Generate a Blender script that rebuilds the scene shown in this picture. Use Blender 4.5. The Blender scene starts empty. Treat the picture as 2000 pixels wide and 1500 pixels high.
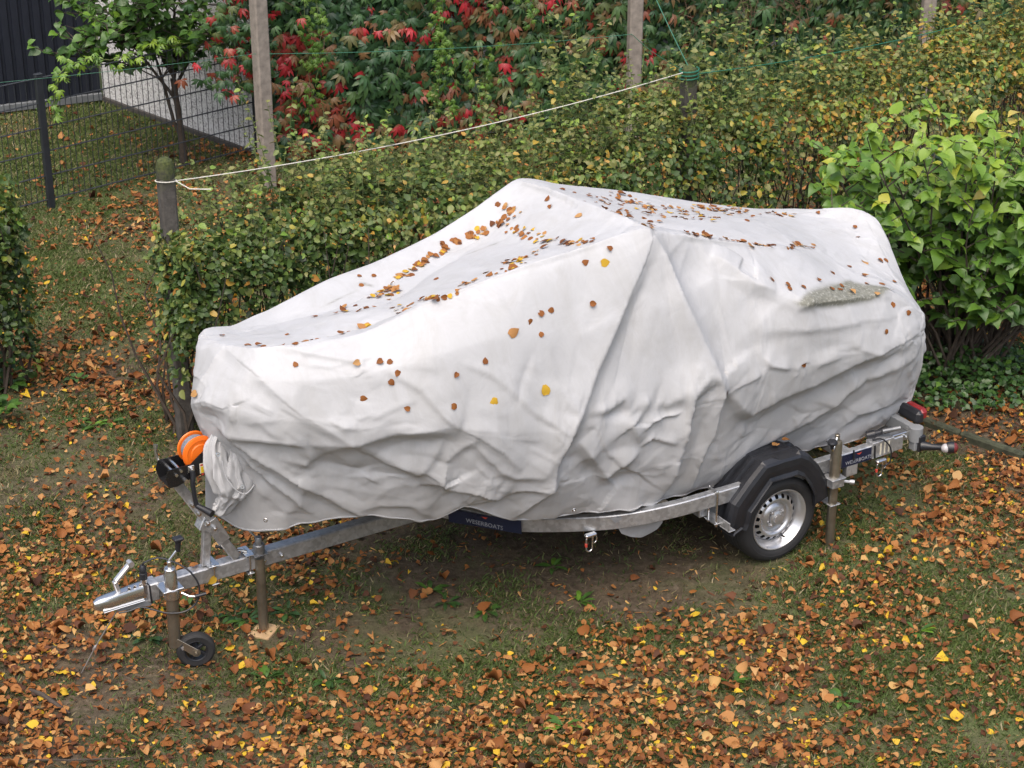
import bpy, bmesh, math, random
import numpy as np
from mathutils import Vector, Matrix
S = bpy.context.scene
COL = S.collection
random.seed(11)
RNG = np.random.default_rng(7)
R = math.radians

# ------------------------------------------------------------------ camera
CAMZ, PITCH = 5.79, 25.47
cd = bpy.data.cameras.new('camera'); cam = bpy.data.objects.new('camera', cd); COL.objects.link(cam)
cam.location = (0, 0, CAMZ); cam.rotation_euler = (R(90 - PITCH), 0, 0)
cd.sensor_width = 36; cd.lens = 36 * 3990 / 2000; cd.clip_start = .1; cd.clip_end = 500
S.camera = cam
# ------------------------------------------------------------------ sky, sun
SUN_EL, SUN_AZ = 64, 195           # azimuth: degrees from +Y towards +X
w = bpy.data.worlds.new('World'); S.world = w; w.use_nodes = True
nt = w.node_tree; nt.nodes.clear()
sky = nt.nodes.new('ShaderNodeTexSky'); sky.sky_type = 'NISHITA'; sky.sun_disc = False
sky.sun_elevation = R(SUN_EL); sky.sun_rotation = R(SUN_AZ); sky.air_density = 1.0; sky.dust_density = 6.0; sky.ozone_density = .6; sky.altitude = 0
bg = nt.nodes.new('ShaderNodeBackground'); bg.inputs['Strength'].default_value = .15
wo = nt.nodes.new('ShaderNodeOutputWorld')
nt.links.new(sky.outputs[0], bg.inputs[0]); nt.links.new(bg.outputs[0], wo.inputs[0])
sl = bpy.data.lights.new('sun', 'SUN'); sl.energy = 1.5; sl.angle = R(85); sl.color = (1, .97, .93)
so = bpy.data.objects.new('sun', sl); COL.objects.link(so)
so.location = (0, 10, 20)
so.rotation_euler = (R(90 - SUN_EL), 0, R(180 - SUN_AZ))
S.view_settings.view_transform = 'Standard'; S.view_settings.look = 'None'
S.view_settings.exposure = 0.6; S.view_settings.gamma = 1; S.view_settings.use_curve_mapping = False
try:
    S.cycles.max_bounces = 7; S.cycles.diffuse_bounces = 4; S.cycles.glossy_bounces = 2; S.cycles.transmission_bounces = 3; S.cycles.use_denoising = True
except Exception: pass

# ------------------------------------------------------------------ helpers
def tag(o, label=None, cat=None, group=None, kind=None):
    if label: o['label'] = label
    if cat: o['category'] = cat
    if group: o['group'] = group
    if kind: o['kind'] = kind
    return o
def empty(name, loc=(0, 0, 0), rz=0, parent=None):
    o = bpy.data.objects.new(name, None); COL.objects.link(o); o.location = loc; o.rotation_euler.z = rz
    o.empty_display_size = .1
    if parent: o.parent = parent
    return o
def link(name, me, parent=None, mat=None, loc=None):
    o = bpy.data.objects.new(name, me); COL.objects.link(o)
    if mat and not me.materials: me.materials.append(mat)
    if parent: o.parent = parent
    if loc is not None: o.location = loc
    return o
def npmesh(name, V, F, mat=None, smooth=True, attrs=None):
    """V (n,3), F (m,3) or (m,4) arrays"""
    V = np.asarray(V, np.float32); F = np.asarray(F, np.int32)
    me = bpy.data.meshes.new(name)
    me.vertices.add(len(V)); me.vertices.foreach_set('co', V.ravel())
    k = F.shape[1]
    me.loops.add(F.size); me.loops.foreach_set('vertex_index', F.ravel())
    me.polygons.add(len(F)); me.polygons.foreach_set('loop_start', np.arange(0, F.size, k, dtype=np.int32))
    try: me.polygons.foreach_set('loop_total', np.full(len(F), k, np.int32))
    except Exception: pass
    if smooth: me.polygons.foreach_set('use_smooth', np.ones(len(F), bool))
    if attrs:
        for an, av in attrs.items():
            a = me.attributes.new(an, 'FLOAT', 'POINT'); a.data.foreach_set('value', np.asarray(av, np.float32).ravel())
    me.update(calc_edges=True)
    if mat: me.materials.append(mat)
    return me

# gradient noise (numpy)
def _h(ix, iy, iz, s):
    v = (ix * 374761393 + iy * 668265263 + iz * 2147483647 + s * 974634777) & 0xffffffff
    v = (v ^ (v >> 13)) * 1274126177 & 0xffffffff
    v = (v ^ (v >> 16)) * 2246822519 & 0xffffffff
    return ((v ^ (v >> 15)) & 0xffff) / 32768.0 - 1.0
def noise(P, f=1.0, s=0):
    P = np.asarray(P, float) * f
    if P.shape[-1] == 2: P = np.concatenate([P, np.zeros(P.shape[:-1] + (1,))], -1)
    I = np.floor(P).astype(np.int64); T = P - I; U = T * T * T * (T * (T * 6 - 15) + 10)
    x, y, z = I[..., 0], I[..., 1], I[..., 2]; r = 0
    for dx in (0, 1):
        wx = U[..., 0] if dx else 1 - U[..., 0]
        for dy in (0, 1):
            wy = U[..., 1] if dy else 1 - U[..., 1]
            for dz in (0, 1):
                wz = U[..., 2] if dz else 1 - U[..., 2]
                r = r + _h(x + dx, y + dy, z + dz, s) * wx * wy * wz
    return r
def fbm(P, f=1, o=3, s=0):
    r = 0; a = 1; t = 0
    for i in range(o): r = r + a * noise(P, f * 2 ** i, s + i * 17); t += a; a *= .5
    return r / t

class MB:
    """collects shapes; build() links them as one mesh object"""
    def __init__(s): s.v = []; s.f = []
    def add(s, V, F):
        n = len(s.v); s.v += [tuple(p) for p in V]; s.f += [tuple(i + n for i in f) for f in F]; return s
    def box(s, c, d, rot=None, ch=.003):
        hx, hy, hz = d[0] / 2, d[1] / 2, d[2] / 2; ch = min(ch, hx * .6, hy * .6, hz * .6)
        V = []; idx = {}
        for sx in (-1, 1):
            for sy in (-1, 1):
                for sz in (-1, 1):
                    for k in range(3):
                        p = [sx * hx, sy * hy, sz * hz]
                        for j in range(3):
                            if j != k: p[j] -= (sx, sy, sz)[j] * ch
                        idx[(sx, sy, sz, k)] = len(V); V.append(Vector(p))
        F = []
        for k in range(3):
            a, b = [j for j in range(3) if j != k]
            for sg in (-1, 1):
                q = []
                for (sa, sb) in ((-1, -1), (1, -1), (1, 1), (-1, 1)):
                    t = [0, 0, 0]; t[k] = sg; t[a] = sa; t[b] = sb; q.append(idx[(*t, k)])
                F.append(q)
            # edges running along axis k
            for sa in (-1, 1):
                for sb in (-1, 1):
                    q = []
                    for sg, kk in ((-1, a), (1, a), (1, b), (-1, b)):
                        t = [0, 0, 0]; t[k] = sg; t[a] = sa; t[b] = sb; q.append(idx[(*t, kk)])
                    F.append(q)
        for sx in (-1, 1):
            for sy in (-1, 1):
                for sz in (-1, 1): F.append([idx[(sx, sy, sz, k)] for k in range(3)])
        if rot is not None: V = [rot @ p for p in V]
        c = Vector(c); s.add([p + c for p in V], F); return s
    def beam(s, p0, p1, wd, ht, up=(0, 0, 1), ch=.004):
        p0, p1 = Vector(p0), Vector(p1); d = p1 - p0; x = d.normalized(); y = Vector(up).cross(x).normalized(); z = x.cross(y)
        M = Matrix((x, y, z)).transposed()
        return s.box((p0 + p1) / 2, (d.length, wd, ht), M, ch)
    def cyl(s, p0, p1, r0, r1=None, n=16, caps=True):
        return s.tube([p0, p1], [r0, r0 if r1 is None else r1], n, caps)
    def tube(s, pts, rr, n=8, caps=True, closed=False):
        pts = [Vector(p) for p in pts]
        if not isinstance(rr, (list, tuple)): rr = [rr] * len(pts)
        m = len(pts); V = []; a = None
        for i, p in enumerate(pts):
            if closed: t = (pts[(i + 1) % m] - pts[i - 1]).normalized()
            elif i == 0: t = (pts[1] - p).normalized()
            elif i == m - 1: t = (p - pts[-2]).normalized()
            else: t = ((pts[i + 1] - p).normalized() + (p - pts[i - 1]).normalized()).normalized()
            if a is None: a = t.orthogonal().normalized()
            else:
                a = a - t * a.dot(t); a = a.normalized() if a.length > 1e-6 else t.orthogonal().normalized()
            b = t.cross(a)
            V += [p + (a * math.cos(2 * math.pi * k / n) + b * math.sin(2 * math.pi * k / n)) * rr[i] for k in range(n)]
        F = []
        for i in range(m if closed else m - 1):
            j = (i + 1) % m
            F += [(i * n + k, i * n + (k + 1) % n, j * n + (k + 1) % n, j * n + k) for k in range(n)]
        if caps and not closed:
            F.append(tuple(range(n))[::-1]); F.append(tuple((m - 1) * n + k for k in range(n)))
        return s.add(V, F)
    def lathe(s, c, axis, prof, n=32, closed=False):
        """prof: (r, h) pairs along axis"""
        c = Vector(c); ax = Vector(axis).normalized(); a = ax.orthogonal().normalized(); b = ax.cross(a); V = []
        for r, h in prof:
            V += [c + ax * h + (a * math.cos(2 * math.pi * k / n) + b * math.sin(2 * math.pi * k / n)) * r for k in range(n)]
        m = len(prof)
        F = [(i * n + k, i * n + (k + 1) % n, ((i + 1) % m) * n + (k + 1) % n, ((i + 1) % m) * n + k) for i in range(m if closed else m - 1) for k in range(n)]
        return s.add(V, F)
    def prism(s, pts, ext):
        """pts: 3d polygon, ext: extrude vector"""
        n = len(pts); e = Vector(ext); V = [Vector(p) for p in pts]; V += [p + e for p in V]
        return s.add(V, [tuple(range(n))[::-1], tuple(range(n, 2 * n))] + [(i, (i + 1) % n, n + (i + 1) % n, n + i) for i in range(n)])
    def mesh(s, name, mat, smooth=True):
        me = bpy.data.meshes.new(name); me.from_pydata([tuple(p) for p in s.v], [], s.f)
        bm = bmesh.new(); bm.from_mesh(me); bmesh.ops.recalc_face_normals(bm, faces=bm.faces); bm.to_mesh(me); bm.free()
        if smooth:
            me.polygons.foreach_set('use_smooth', [True] * len(me.polygons))
            try: me.set_sharp_from_angle(angle=R(35))
            except Exception: pass
        me.update()
        if mat: me.materials.append(mat)
        return me
    def build(s, name, mat, parent=None, smooth=True, loc=None):
        return link(name, s.mesh(name, mat, smooth), parent, None, loc)

# ------------------------------------------------------------------ materials
class NT:
    def __init__(s, name):
        s.m = bpy.data.materials.new(name); s.m.use_nodes = True; s.t = s.m.node_tree; s.b = s.t.nodes['Principled BSDF']; s.out = s.t.nodes['Material Output']
    def n(s, ty, **kw):
        x = s.t.nodes.new(ty)
        for k, v in kw.items(): setattr(x, k, v)
        return x
    def l(s, a, b): s.t.links.new(a, b)
    def noise(s, sc, det=4, rough=.6, coord=None, dist=0):
        x = s.n('ShaderNodeTexNoise'); x.inputs['Scale'].default_value = sc; x.inputs['Detail'].default_value = det; x.inputs['Roughness'].default_value = rough; x.inputs['Distortion'].default_value = dist
        s.l(coord or s.obj(), x.inputs['Vector']); return x.outputs['Fac']
    def obj(s):
        if not hasattr(s, '_o'): s._o = s.n('ShaderNodeTexCoord').outputs['Object']
        return s._o
    def ramp(s, fac, stops, interp='LINEAR'):
        x = s.n('ShaderNodeValToRGB'); e = x.color_ramp.elements; x.color_ramp.interpolation = interp
        while len(e) < len(stops): e.new(.5)
        for i, (p, c) in enumerate(stops):
            e[i].position = p; e[i].color = (*c, 1) if len(c) == 3 else c
        s.l(fac, x.inputs[0]); return x.outputs[0]
    def math(s, op, a, b=None, clamp=False):
        x = s.n('ShaderNodeMath', operation=op, use_clamp=clamp)
        for i, v in enumerate((a, b)):
            if v is None: continue
            if isinstance(v, (int, float)): x.inputs[i].default_value = v
            else: s.l(v, x.inputs[i])
        return x.outputs[0]
    def mix(s, f, a, b, blend='MIX'):
        x = s.n('ShaderNodeMix', data_type='RGBA', blend_type=blend)
        for i, v in ((0, f), (6, a), (7, b)):
            if isinstance(v, (int, float)): x.inputs[i].default_value = v
            elif isinstance(v, tuple): x.inputs[i].default_value = (*v, 1)
            else: s.l(v, x.inputs[i])
        return x.outputs[2]
    def bump(s, h, st=.3, dist=.01):
        x = s.n('ShaderNodeBump'); x.inputs['Strength'].default_value = st; x.inputs['Distance'].default_value = dist
        s.l(h, x.inputs['Height']); s.l(x.outputs[0], s.b.inputs['Normal']); return x
    def attr(s, name):
        return s.n('ShaderNodeAttribute', attribute_name=name).outputs['Fac']
def simple(name, col, rough=.5, metal=0, var=.15, sc=20, bump=0, spec=None):
    k = NT(name); f = k.noise(sc, 5)
    d = tuple(c * (1 - var) for c in col); u = tuple(min(1, c * (1 + var)) for c in col)
    k.l(k.ramp(f, [(.3, d), (.7, u)]), k.b.inputs['Base Color']); k.b.inputs['Metallic'].default_value = metal
    k.l(k.math('ADD', k.math('MULTIPLY', f, .2), rough - .1), k.b.inputs['Roughness'])
    if bump: k.bump(k.noise(sc * 6, 4), bump, .002)
    if spec is not None: k.b.inputs['Specular IOR Level'].default_value = spec
    return k.m
def leafmat(name, stops, rough=.5, transl=.2, spec=.4, vein=True):
    """tone of each leaf = mesh attribute 'tone' + object colour (one of the two is zero)"""
    k = NT(name)
    t = k.math('ADD', k.attr('tone'), k.math('MULTIPLY', k.n('ShaderNodeSeparateColor').outputs[0], 1))
    sep = [x for x in k.t.nodes if x.bl_idname == 'ShaderNodeSeparateColor'][0]
    k.l(k.n('ShaderNodeObjectInfo').outputs['Color'], sep.inputs[0])
    c = k.ramp(t, stops)
    f = k.noise(60, 3); c = k.mix(k.math('MULTIPLY', f, .55), c, k.mix(1.0, c, (.55, .5, .45), 'MULTIPLY'))
    k.l(c, k.b.inputs['Base Color']); k.b.inputs['Roughness'].default_value = rough; k.b.inputs['Specular IOR Level'].default_value = spec
    if transl:
        tr = k.n('ShaderNodeBsdfTranslucent'); k.l(c, tr.inputs[0]); ms = k.n('ShaderNodeMixShader'); ms.inputs[0].default_value = transl
        k.l(k.b.outputs[0], ms.inputs[1]); k.l(tr.outputs[0], ms.inputs[2]); k.l(ms.outputs[0], k.out.inputs[0])
    return k.m
def galv(name, c=.42):
    k = NT(name)
    v = k.n('ShaderNodeTexVoronoi'); v.inputs['Scale'].default_value = 55; k.l(k.obj(), v.inputs['Vector'])
    sp = k.n('ShaderNodeSeparateColor'); k.l(v.outputs['Color'], sp.inputs[0])
    f = k.math('ADD', k.math('MULTIPLY', sp.outputs[0], .35), k.math('MULTIPLY', k.noise(9, 5, .7), .65))
    k.l(k.ramp(f, [(.25, (c * .72, c * .74, c * .77)), (.75, (c * 1.15, c * 1.17, c * 1.2))]), k.b.inputs['Base Color'])
    k.b.inputs['Metallic'].default_value = .75
    k.l(k.math('ADD', k.math('MULTIPLY', f, .25), .32), k.b.inputs['Roughness'])
    k.bump(k.noise(140, 3), .15, .001)
    return k.m
M = {}
M['galv'] = galv('galvanised_steel', .5)
M['galv_dull'] = galv('weathered_zinc', .26)
M['zinc'] = simple('bright_zinc', (.66, .66, .66), .22, .95, .06, 30)
M['bronze'] = simple('passivated_steel', (.30, .27, .22), .35, .85, .2, 14)
M['black_plastic'] = simple('black_moulded_plastic', (.016, .017, .021), .36, 0, .25, 8, .08)
M['marker_red'] = simple('dull_red_lens', (.13, .02, .02), .3)
M['rubber'] = simple('tyre_rubber', (.018, .018, .019), .72, 0, .2, 12, .15)
M['black_paint'] = simple('black_paint', (.012, .012, .013), .28, 0, .1, 10)
M['orange'] = simple('orange_plastic', (.80, .16, .012), .4, 0, .08, 12)
M['strap'] = simple('grey_strap', (.16, .17, .20), .8, 0, .25, 60, .2)
M['rim'] = simple('silver_rim_paint', (.56, .56, .57), .3, .75, .05, 10)
M['navy'] = simple('navy_film', (.012, .018, .045), .3, 0, .15, 10)
M['lettering'] = simple('pale_lettering', (.30, .31, .34), .5, 0, .03, 10)
M['red'] = simple('red_film', (.5, .06, .04), .4, 0, .05, 10)
M['cream'] = simple('cream_film', (.62, .58, .46), .5, 0, .05, 10)
M['yellow'] = simple('yellow_label', (.75, .52, .03), .5, 0, .05, 10)
M['red_lens'] = simple('red_lens', (.22, .02, .022), .15, 0, .1, 10)
M['clear_lens'] = simple('pale_lens', (.42, .40, .40), .1, 0, .1, 10)
M['grey_plastic'] = simple('grey_light_board', (.22, .23, .24), .5, 0, .1, 10)
M['wood'] = simple('pale_wood', (.42, .28, .15), .8, 0, .2, 18, .2)
M['hull'] = simple('white_gelcoat', (.68, .68, .66), .3, 0, .04, 3)
M['white_cord'] = simple('white_cord', (.55, .53, .48), .8, 0, .15, 60)
M['green_wire'] = simple('green_wire', (.02, .13, .08), .4, 0, .1, 60)
M['thin_wire'] = simple('thin_steel_wire', (.35, .33, .32), .4, .6, .1, 60)
M['anthracite'] = simple('anthracite_coating', (.022, .026, .032), .45, 0, .12, 12)
M['bark'] = simple('dark_bark', (.055, .042, .032), .9, 0, .35, 30, .5)
M['twig'] = simple('brown_twig', (.10, .065, .04), .9, 0, .3, 30, .3)
M['greentwig'] = simple('green_twig', (.10, .13, .04), .7, 0, .2, 30)

# ------------------------------------------------------------------ tables (trailer frame and cloth coordinates)
GRID=[[[2.66,-0.06,0.756],[2.64,-0.07,1.297],[2.658,-0.202,1.428],[2.677,-0.31,1.559],[2.696,-0.28,1.567],[2.723,-0.23,1.578],[2.746,-0.19,1.576],[2.776,-0.14,1.558],[2.823,-0.09,1.438],[2.861,-0.06,1.317],[2.815,-0.06,1.108],[2.824,-0.06,0.706]],[[2.8,-0.03,0.776],[2.78,-0.06,1.317],[2.798,-0.192,1.448],[2.817,-0.3,1.579],[2.836,-0.27,1.587],[2.863,-0.22,1.598],[2.886,-0.18,1.596],[2.916,-0.13,1.578],[2.963,-0.08,1.458],[3.001,-0.04,1.337],[2.955,-0.02,1.128],[2.964,-0.02,0.726]],[[2.8,-0.03,0.761],[2.78,-0.06,1.379],[2.791,-0.192,1.486],[2.802,-0.3,1.593],[2.829,-0.2,1.614],[2.854,-0.08,1.644],[2.865,0.02,1.662],[2.865,0.1,1.674],[2.951,0.12,1.543],[3.02,0.13,1.399],[2.954,0.1,1.129],[2.936,0.04,0.711]],[[2.736,-0.035,0.689],[2.774,-0.095,1.433],[2.694,-0.252,1.489],[2.615,-0.38,1.545],[2.653,-0.22,1.582],[2.707,-0.02,1.637],[2.769,0.22,1.705],[2.785,0.3,1.718],[2.869,0.36,1.605],[2.934,0.38,1.453],[2.859,0.26,1.087],[2.836,0.14,0.639]],[[2.479,-0.143,0.756],[2.573,-0.231,1.411],[2.476,-0.351,1.479],[2.378,-0.45,1.547],[2.397,-0.26,1.553],[2.488,0.05,1.64],[2.554,0.32,1.708],[2.576,0.42,1.73],[2.681,0.52,1.609],[2.733,0.55,1.431],[2.65,0.46,1.076],[2.579,0.34,0.706]],[[2.217,-0.31,0.819],[2.279,-0.415,1.34],[2.134,-0.462,1.479],[1.989,-0.5,1.618],[2.136,-0.16,1.604],[2.171,0.08,1.675],[2.218,0.36,1.718],[2.309,0.48,1.755],[2.403,0.62,1.607],[2.439,0.67,1.36],[2.37,0.6,1.046],[2.317,0.5,0.769]],[[1.89,-0.492,0.728],[1.893,-0.672,1.295],[1.756,-0.635,1.471],[1.62,-0.55,1.647],[1.801,-0.25,1.6],[1.834,0.06,1.69],[1.823,0.42,1.831],[1.927,0.55,1.871],[2.017,0.74,1.681],[2.053,0.82,1.315],[2.011,0.75,1.012],[1.99,0.6,0.678]],[[1.875,-0.686,0.795],[1.704,-0.9,1.185],[1.487,-0.765,1.446],[1.27,-0.6,1.707],[1.435,-0.4,1.624],[1.45,-0.02,1.743],[1.373,0.46,1.912],[1.432,0.6,1.948],[1.604,0.78,1.707],[1.754,0.9,1.235],[1.786,0.83,0.941],[1.875,0.7,0.775]],[[1.615,-0.735,0.634],[1.385,-0.92,1.137],[1.19,-0.785,1.466],[0.994,-0.62,1.796],[1.067,-0.5,1.677],[1.07,-0.02,1.79],[1.017,0.46,1.946],[1.065,0.6,1.98],[1.261,0.81,1.637],[1.435,0.92,1.187],[1.476,0.87,0.871],[1.615,0.75,0.614]],[[1.179,-0.794,0.575],[1.127,-0.93,1.102],[0.917,-0.806,1.503],[0.707,-0.65,1.904],[0.692,-0.33,1.924],[0.694,0.0,1.951],[0.704,0.35,1.984],[0.7,0.62,2.003],[0.914,0.78,1.686],[1.177,0.93,1.152],[1.231,0.88,0.836],[1.179,0.81,0.555]],[[0.873,-0.804,0.542],[0.778,-0.935,1.055],[0.594,-0.825,1.431],[0.411,-0.68,1.807],[0.354,-0.4,1.8],[0.371,-0.05,1.832],[0.437,0.35,1.878],[0.587,0.6,1.954],[0.688,0.8,1.67],[0.828,0.935,1.105],[0.906,0.9,0.798],[0.873,0.82,0.522]],[[0.522,-0.764,0.493],[0.391,-0.945,1.092],[0.27,-0.84,1.404],[0.149,-0.7,1.717],[0.105,-0.4,1.711],[0.146,0.0,1.767],[0.235,0.4,1.832],[0.338,0.58,1.873],[0.366,0.76,1.727],[0.441,0.945,1.142],[0.55,0.89,0.786],[0.522,0.78,0.473]],[[0.274,-0.715,0.469],[0.093,-0.95,1.154],[-0.062,-0.842,1.38],[-0.218,-0.7,1.607],[-0.245,-0.38,1.617],[-0.174,0.05,1.701],[-0.064,0.42,1.748],[-0.012,0.54,1.757],[0.14,0.8,1.657],[0.143,0.95,1.204],[0.218,0.86,0.774],[0.274,0.73,0.449]],[[-0.142,-0.686,0.489],[-0.223,-0.95,1.121],[-0.416,-0.82,1.306],[-0.608,-0.66,1.491],[-0.623,-0.38,1.513],[-0.564,-0.02,1.58],[-0.426,0.4,1.63],[-0.401,0.48,1.625],[-0.098,0.9,1.522],[-0.173,0.95,1.171],[-0.168,0.84,0.803],[-0.142,0.7,0.469]],[[-0.467,-0.696,0.485],[-0.585,-0.93,1.085],[-0.79,-0.779,1.241],[-0.995,-0.6,1.398],[-0.97,-0.35,1.443],[-0.894,-0.02,1.469],[-0.749,0.36,1.468],[-0.691,0.52,1.443],[-0.439,0.88,1.459],[-0.535,0.93,1.135],[-0.527,0.83,0.752],[-0.467,0.71,0.465]],[[-0.713,-0.725,0.497],[-0.903,-0.9,1.028],[-1.086,-0.598,1.222],[-1.268,-0.35,1.416],[-1.246,-0.18,1.416],[-1.162,0.06,1.401],[-1.05,0.32,1.375],[-0.964,0.54,1.359],[-0.83,0.8,1.35],[-0.853,0.9,1.078],[-0.833,0.83,0.705],[-0.713,0.74,0.477]],[[-0.994,-0.696,0.495],[-1.081,-0.86,1.049],[-1.216,-0.458,1.26],[-1.35,-0.13,1.47],[-1.336,-0.01,1.446],[-1.267,0.18,1.393],[-1.179,0.4,1.327],[-1.088,0.64,1.266],[-1.066,0.8,1.2],[-1.031,0.86,1.099],[-1.042,0.78,0.679],[-0.994,0.71,0.475]],[[-0.993,-0.725,0.508],[-1.136,-0.82,0.989],[-1.266,-0.408,1.223],[-1.395,-0.07,1.457],[-1.408,0.0,1.445],[-1.345,0.22,1.336],[-1.267,0.44,1.235],[-1.16,0.66,1.181],[-1.1,0.8,1.17],[-1.086,0.82,1.039],[-1.067,0.78,0.666],[-0.993,0.74,0.488]],[[-0.963,-0.745,0.458],[-1.106,-0.84,0.939],[-1.236,-0.428,1.173],[-1.365,-0.09,1.407],[-1.378,-0.02,1.395],[-1.315,0.2,1.286],[-1.237,0.42,1.185],[-1.13,0.64,1.131],[-1.07,0.78,1.12],[-1.056,0.8,0.989],[-1.037,0.76,0.616],[-0.963,0.72,0.438]],[[-1.199,-0.45,0.407],[-1.214,-0.45,0.821],[-1.227,-0.45,1.022],[-1.24,-0.45,1.223],[-1.241,-0.45,1.213],[-1.234,-0.45,1.119],[-1.227,-0.45,1.032],[-1.216,-0.45,0.986],[-1.21,-0.45,0.976],[-1.209,-0.45,0.864],[-1.207,-0.45,0.543],[-1.199,-0.45,0.39]]]
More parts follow.
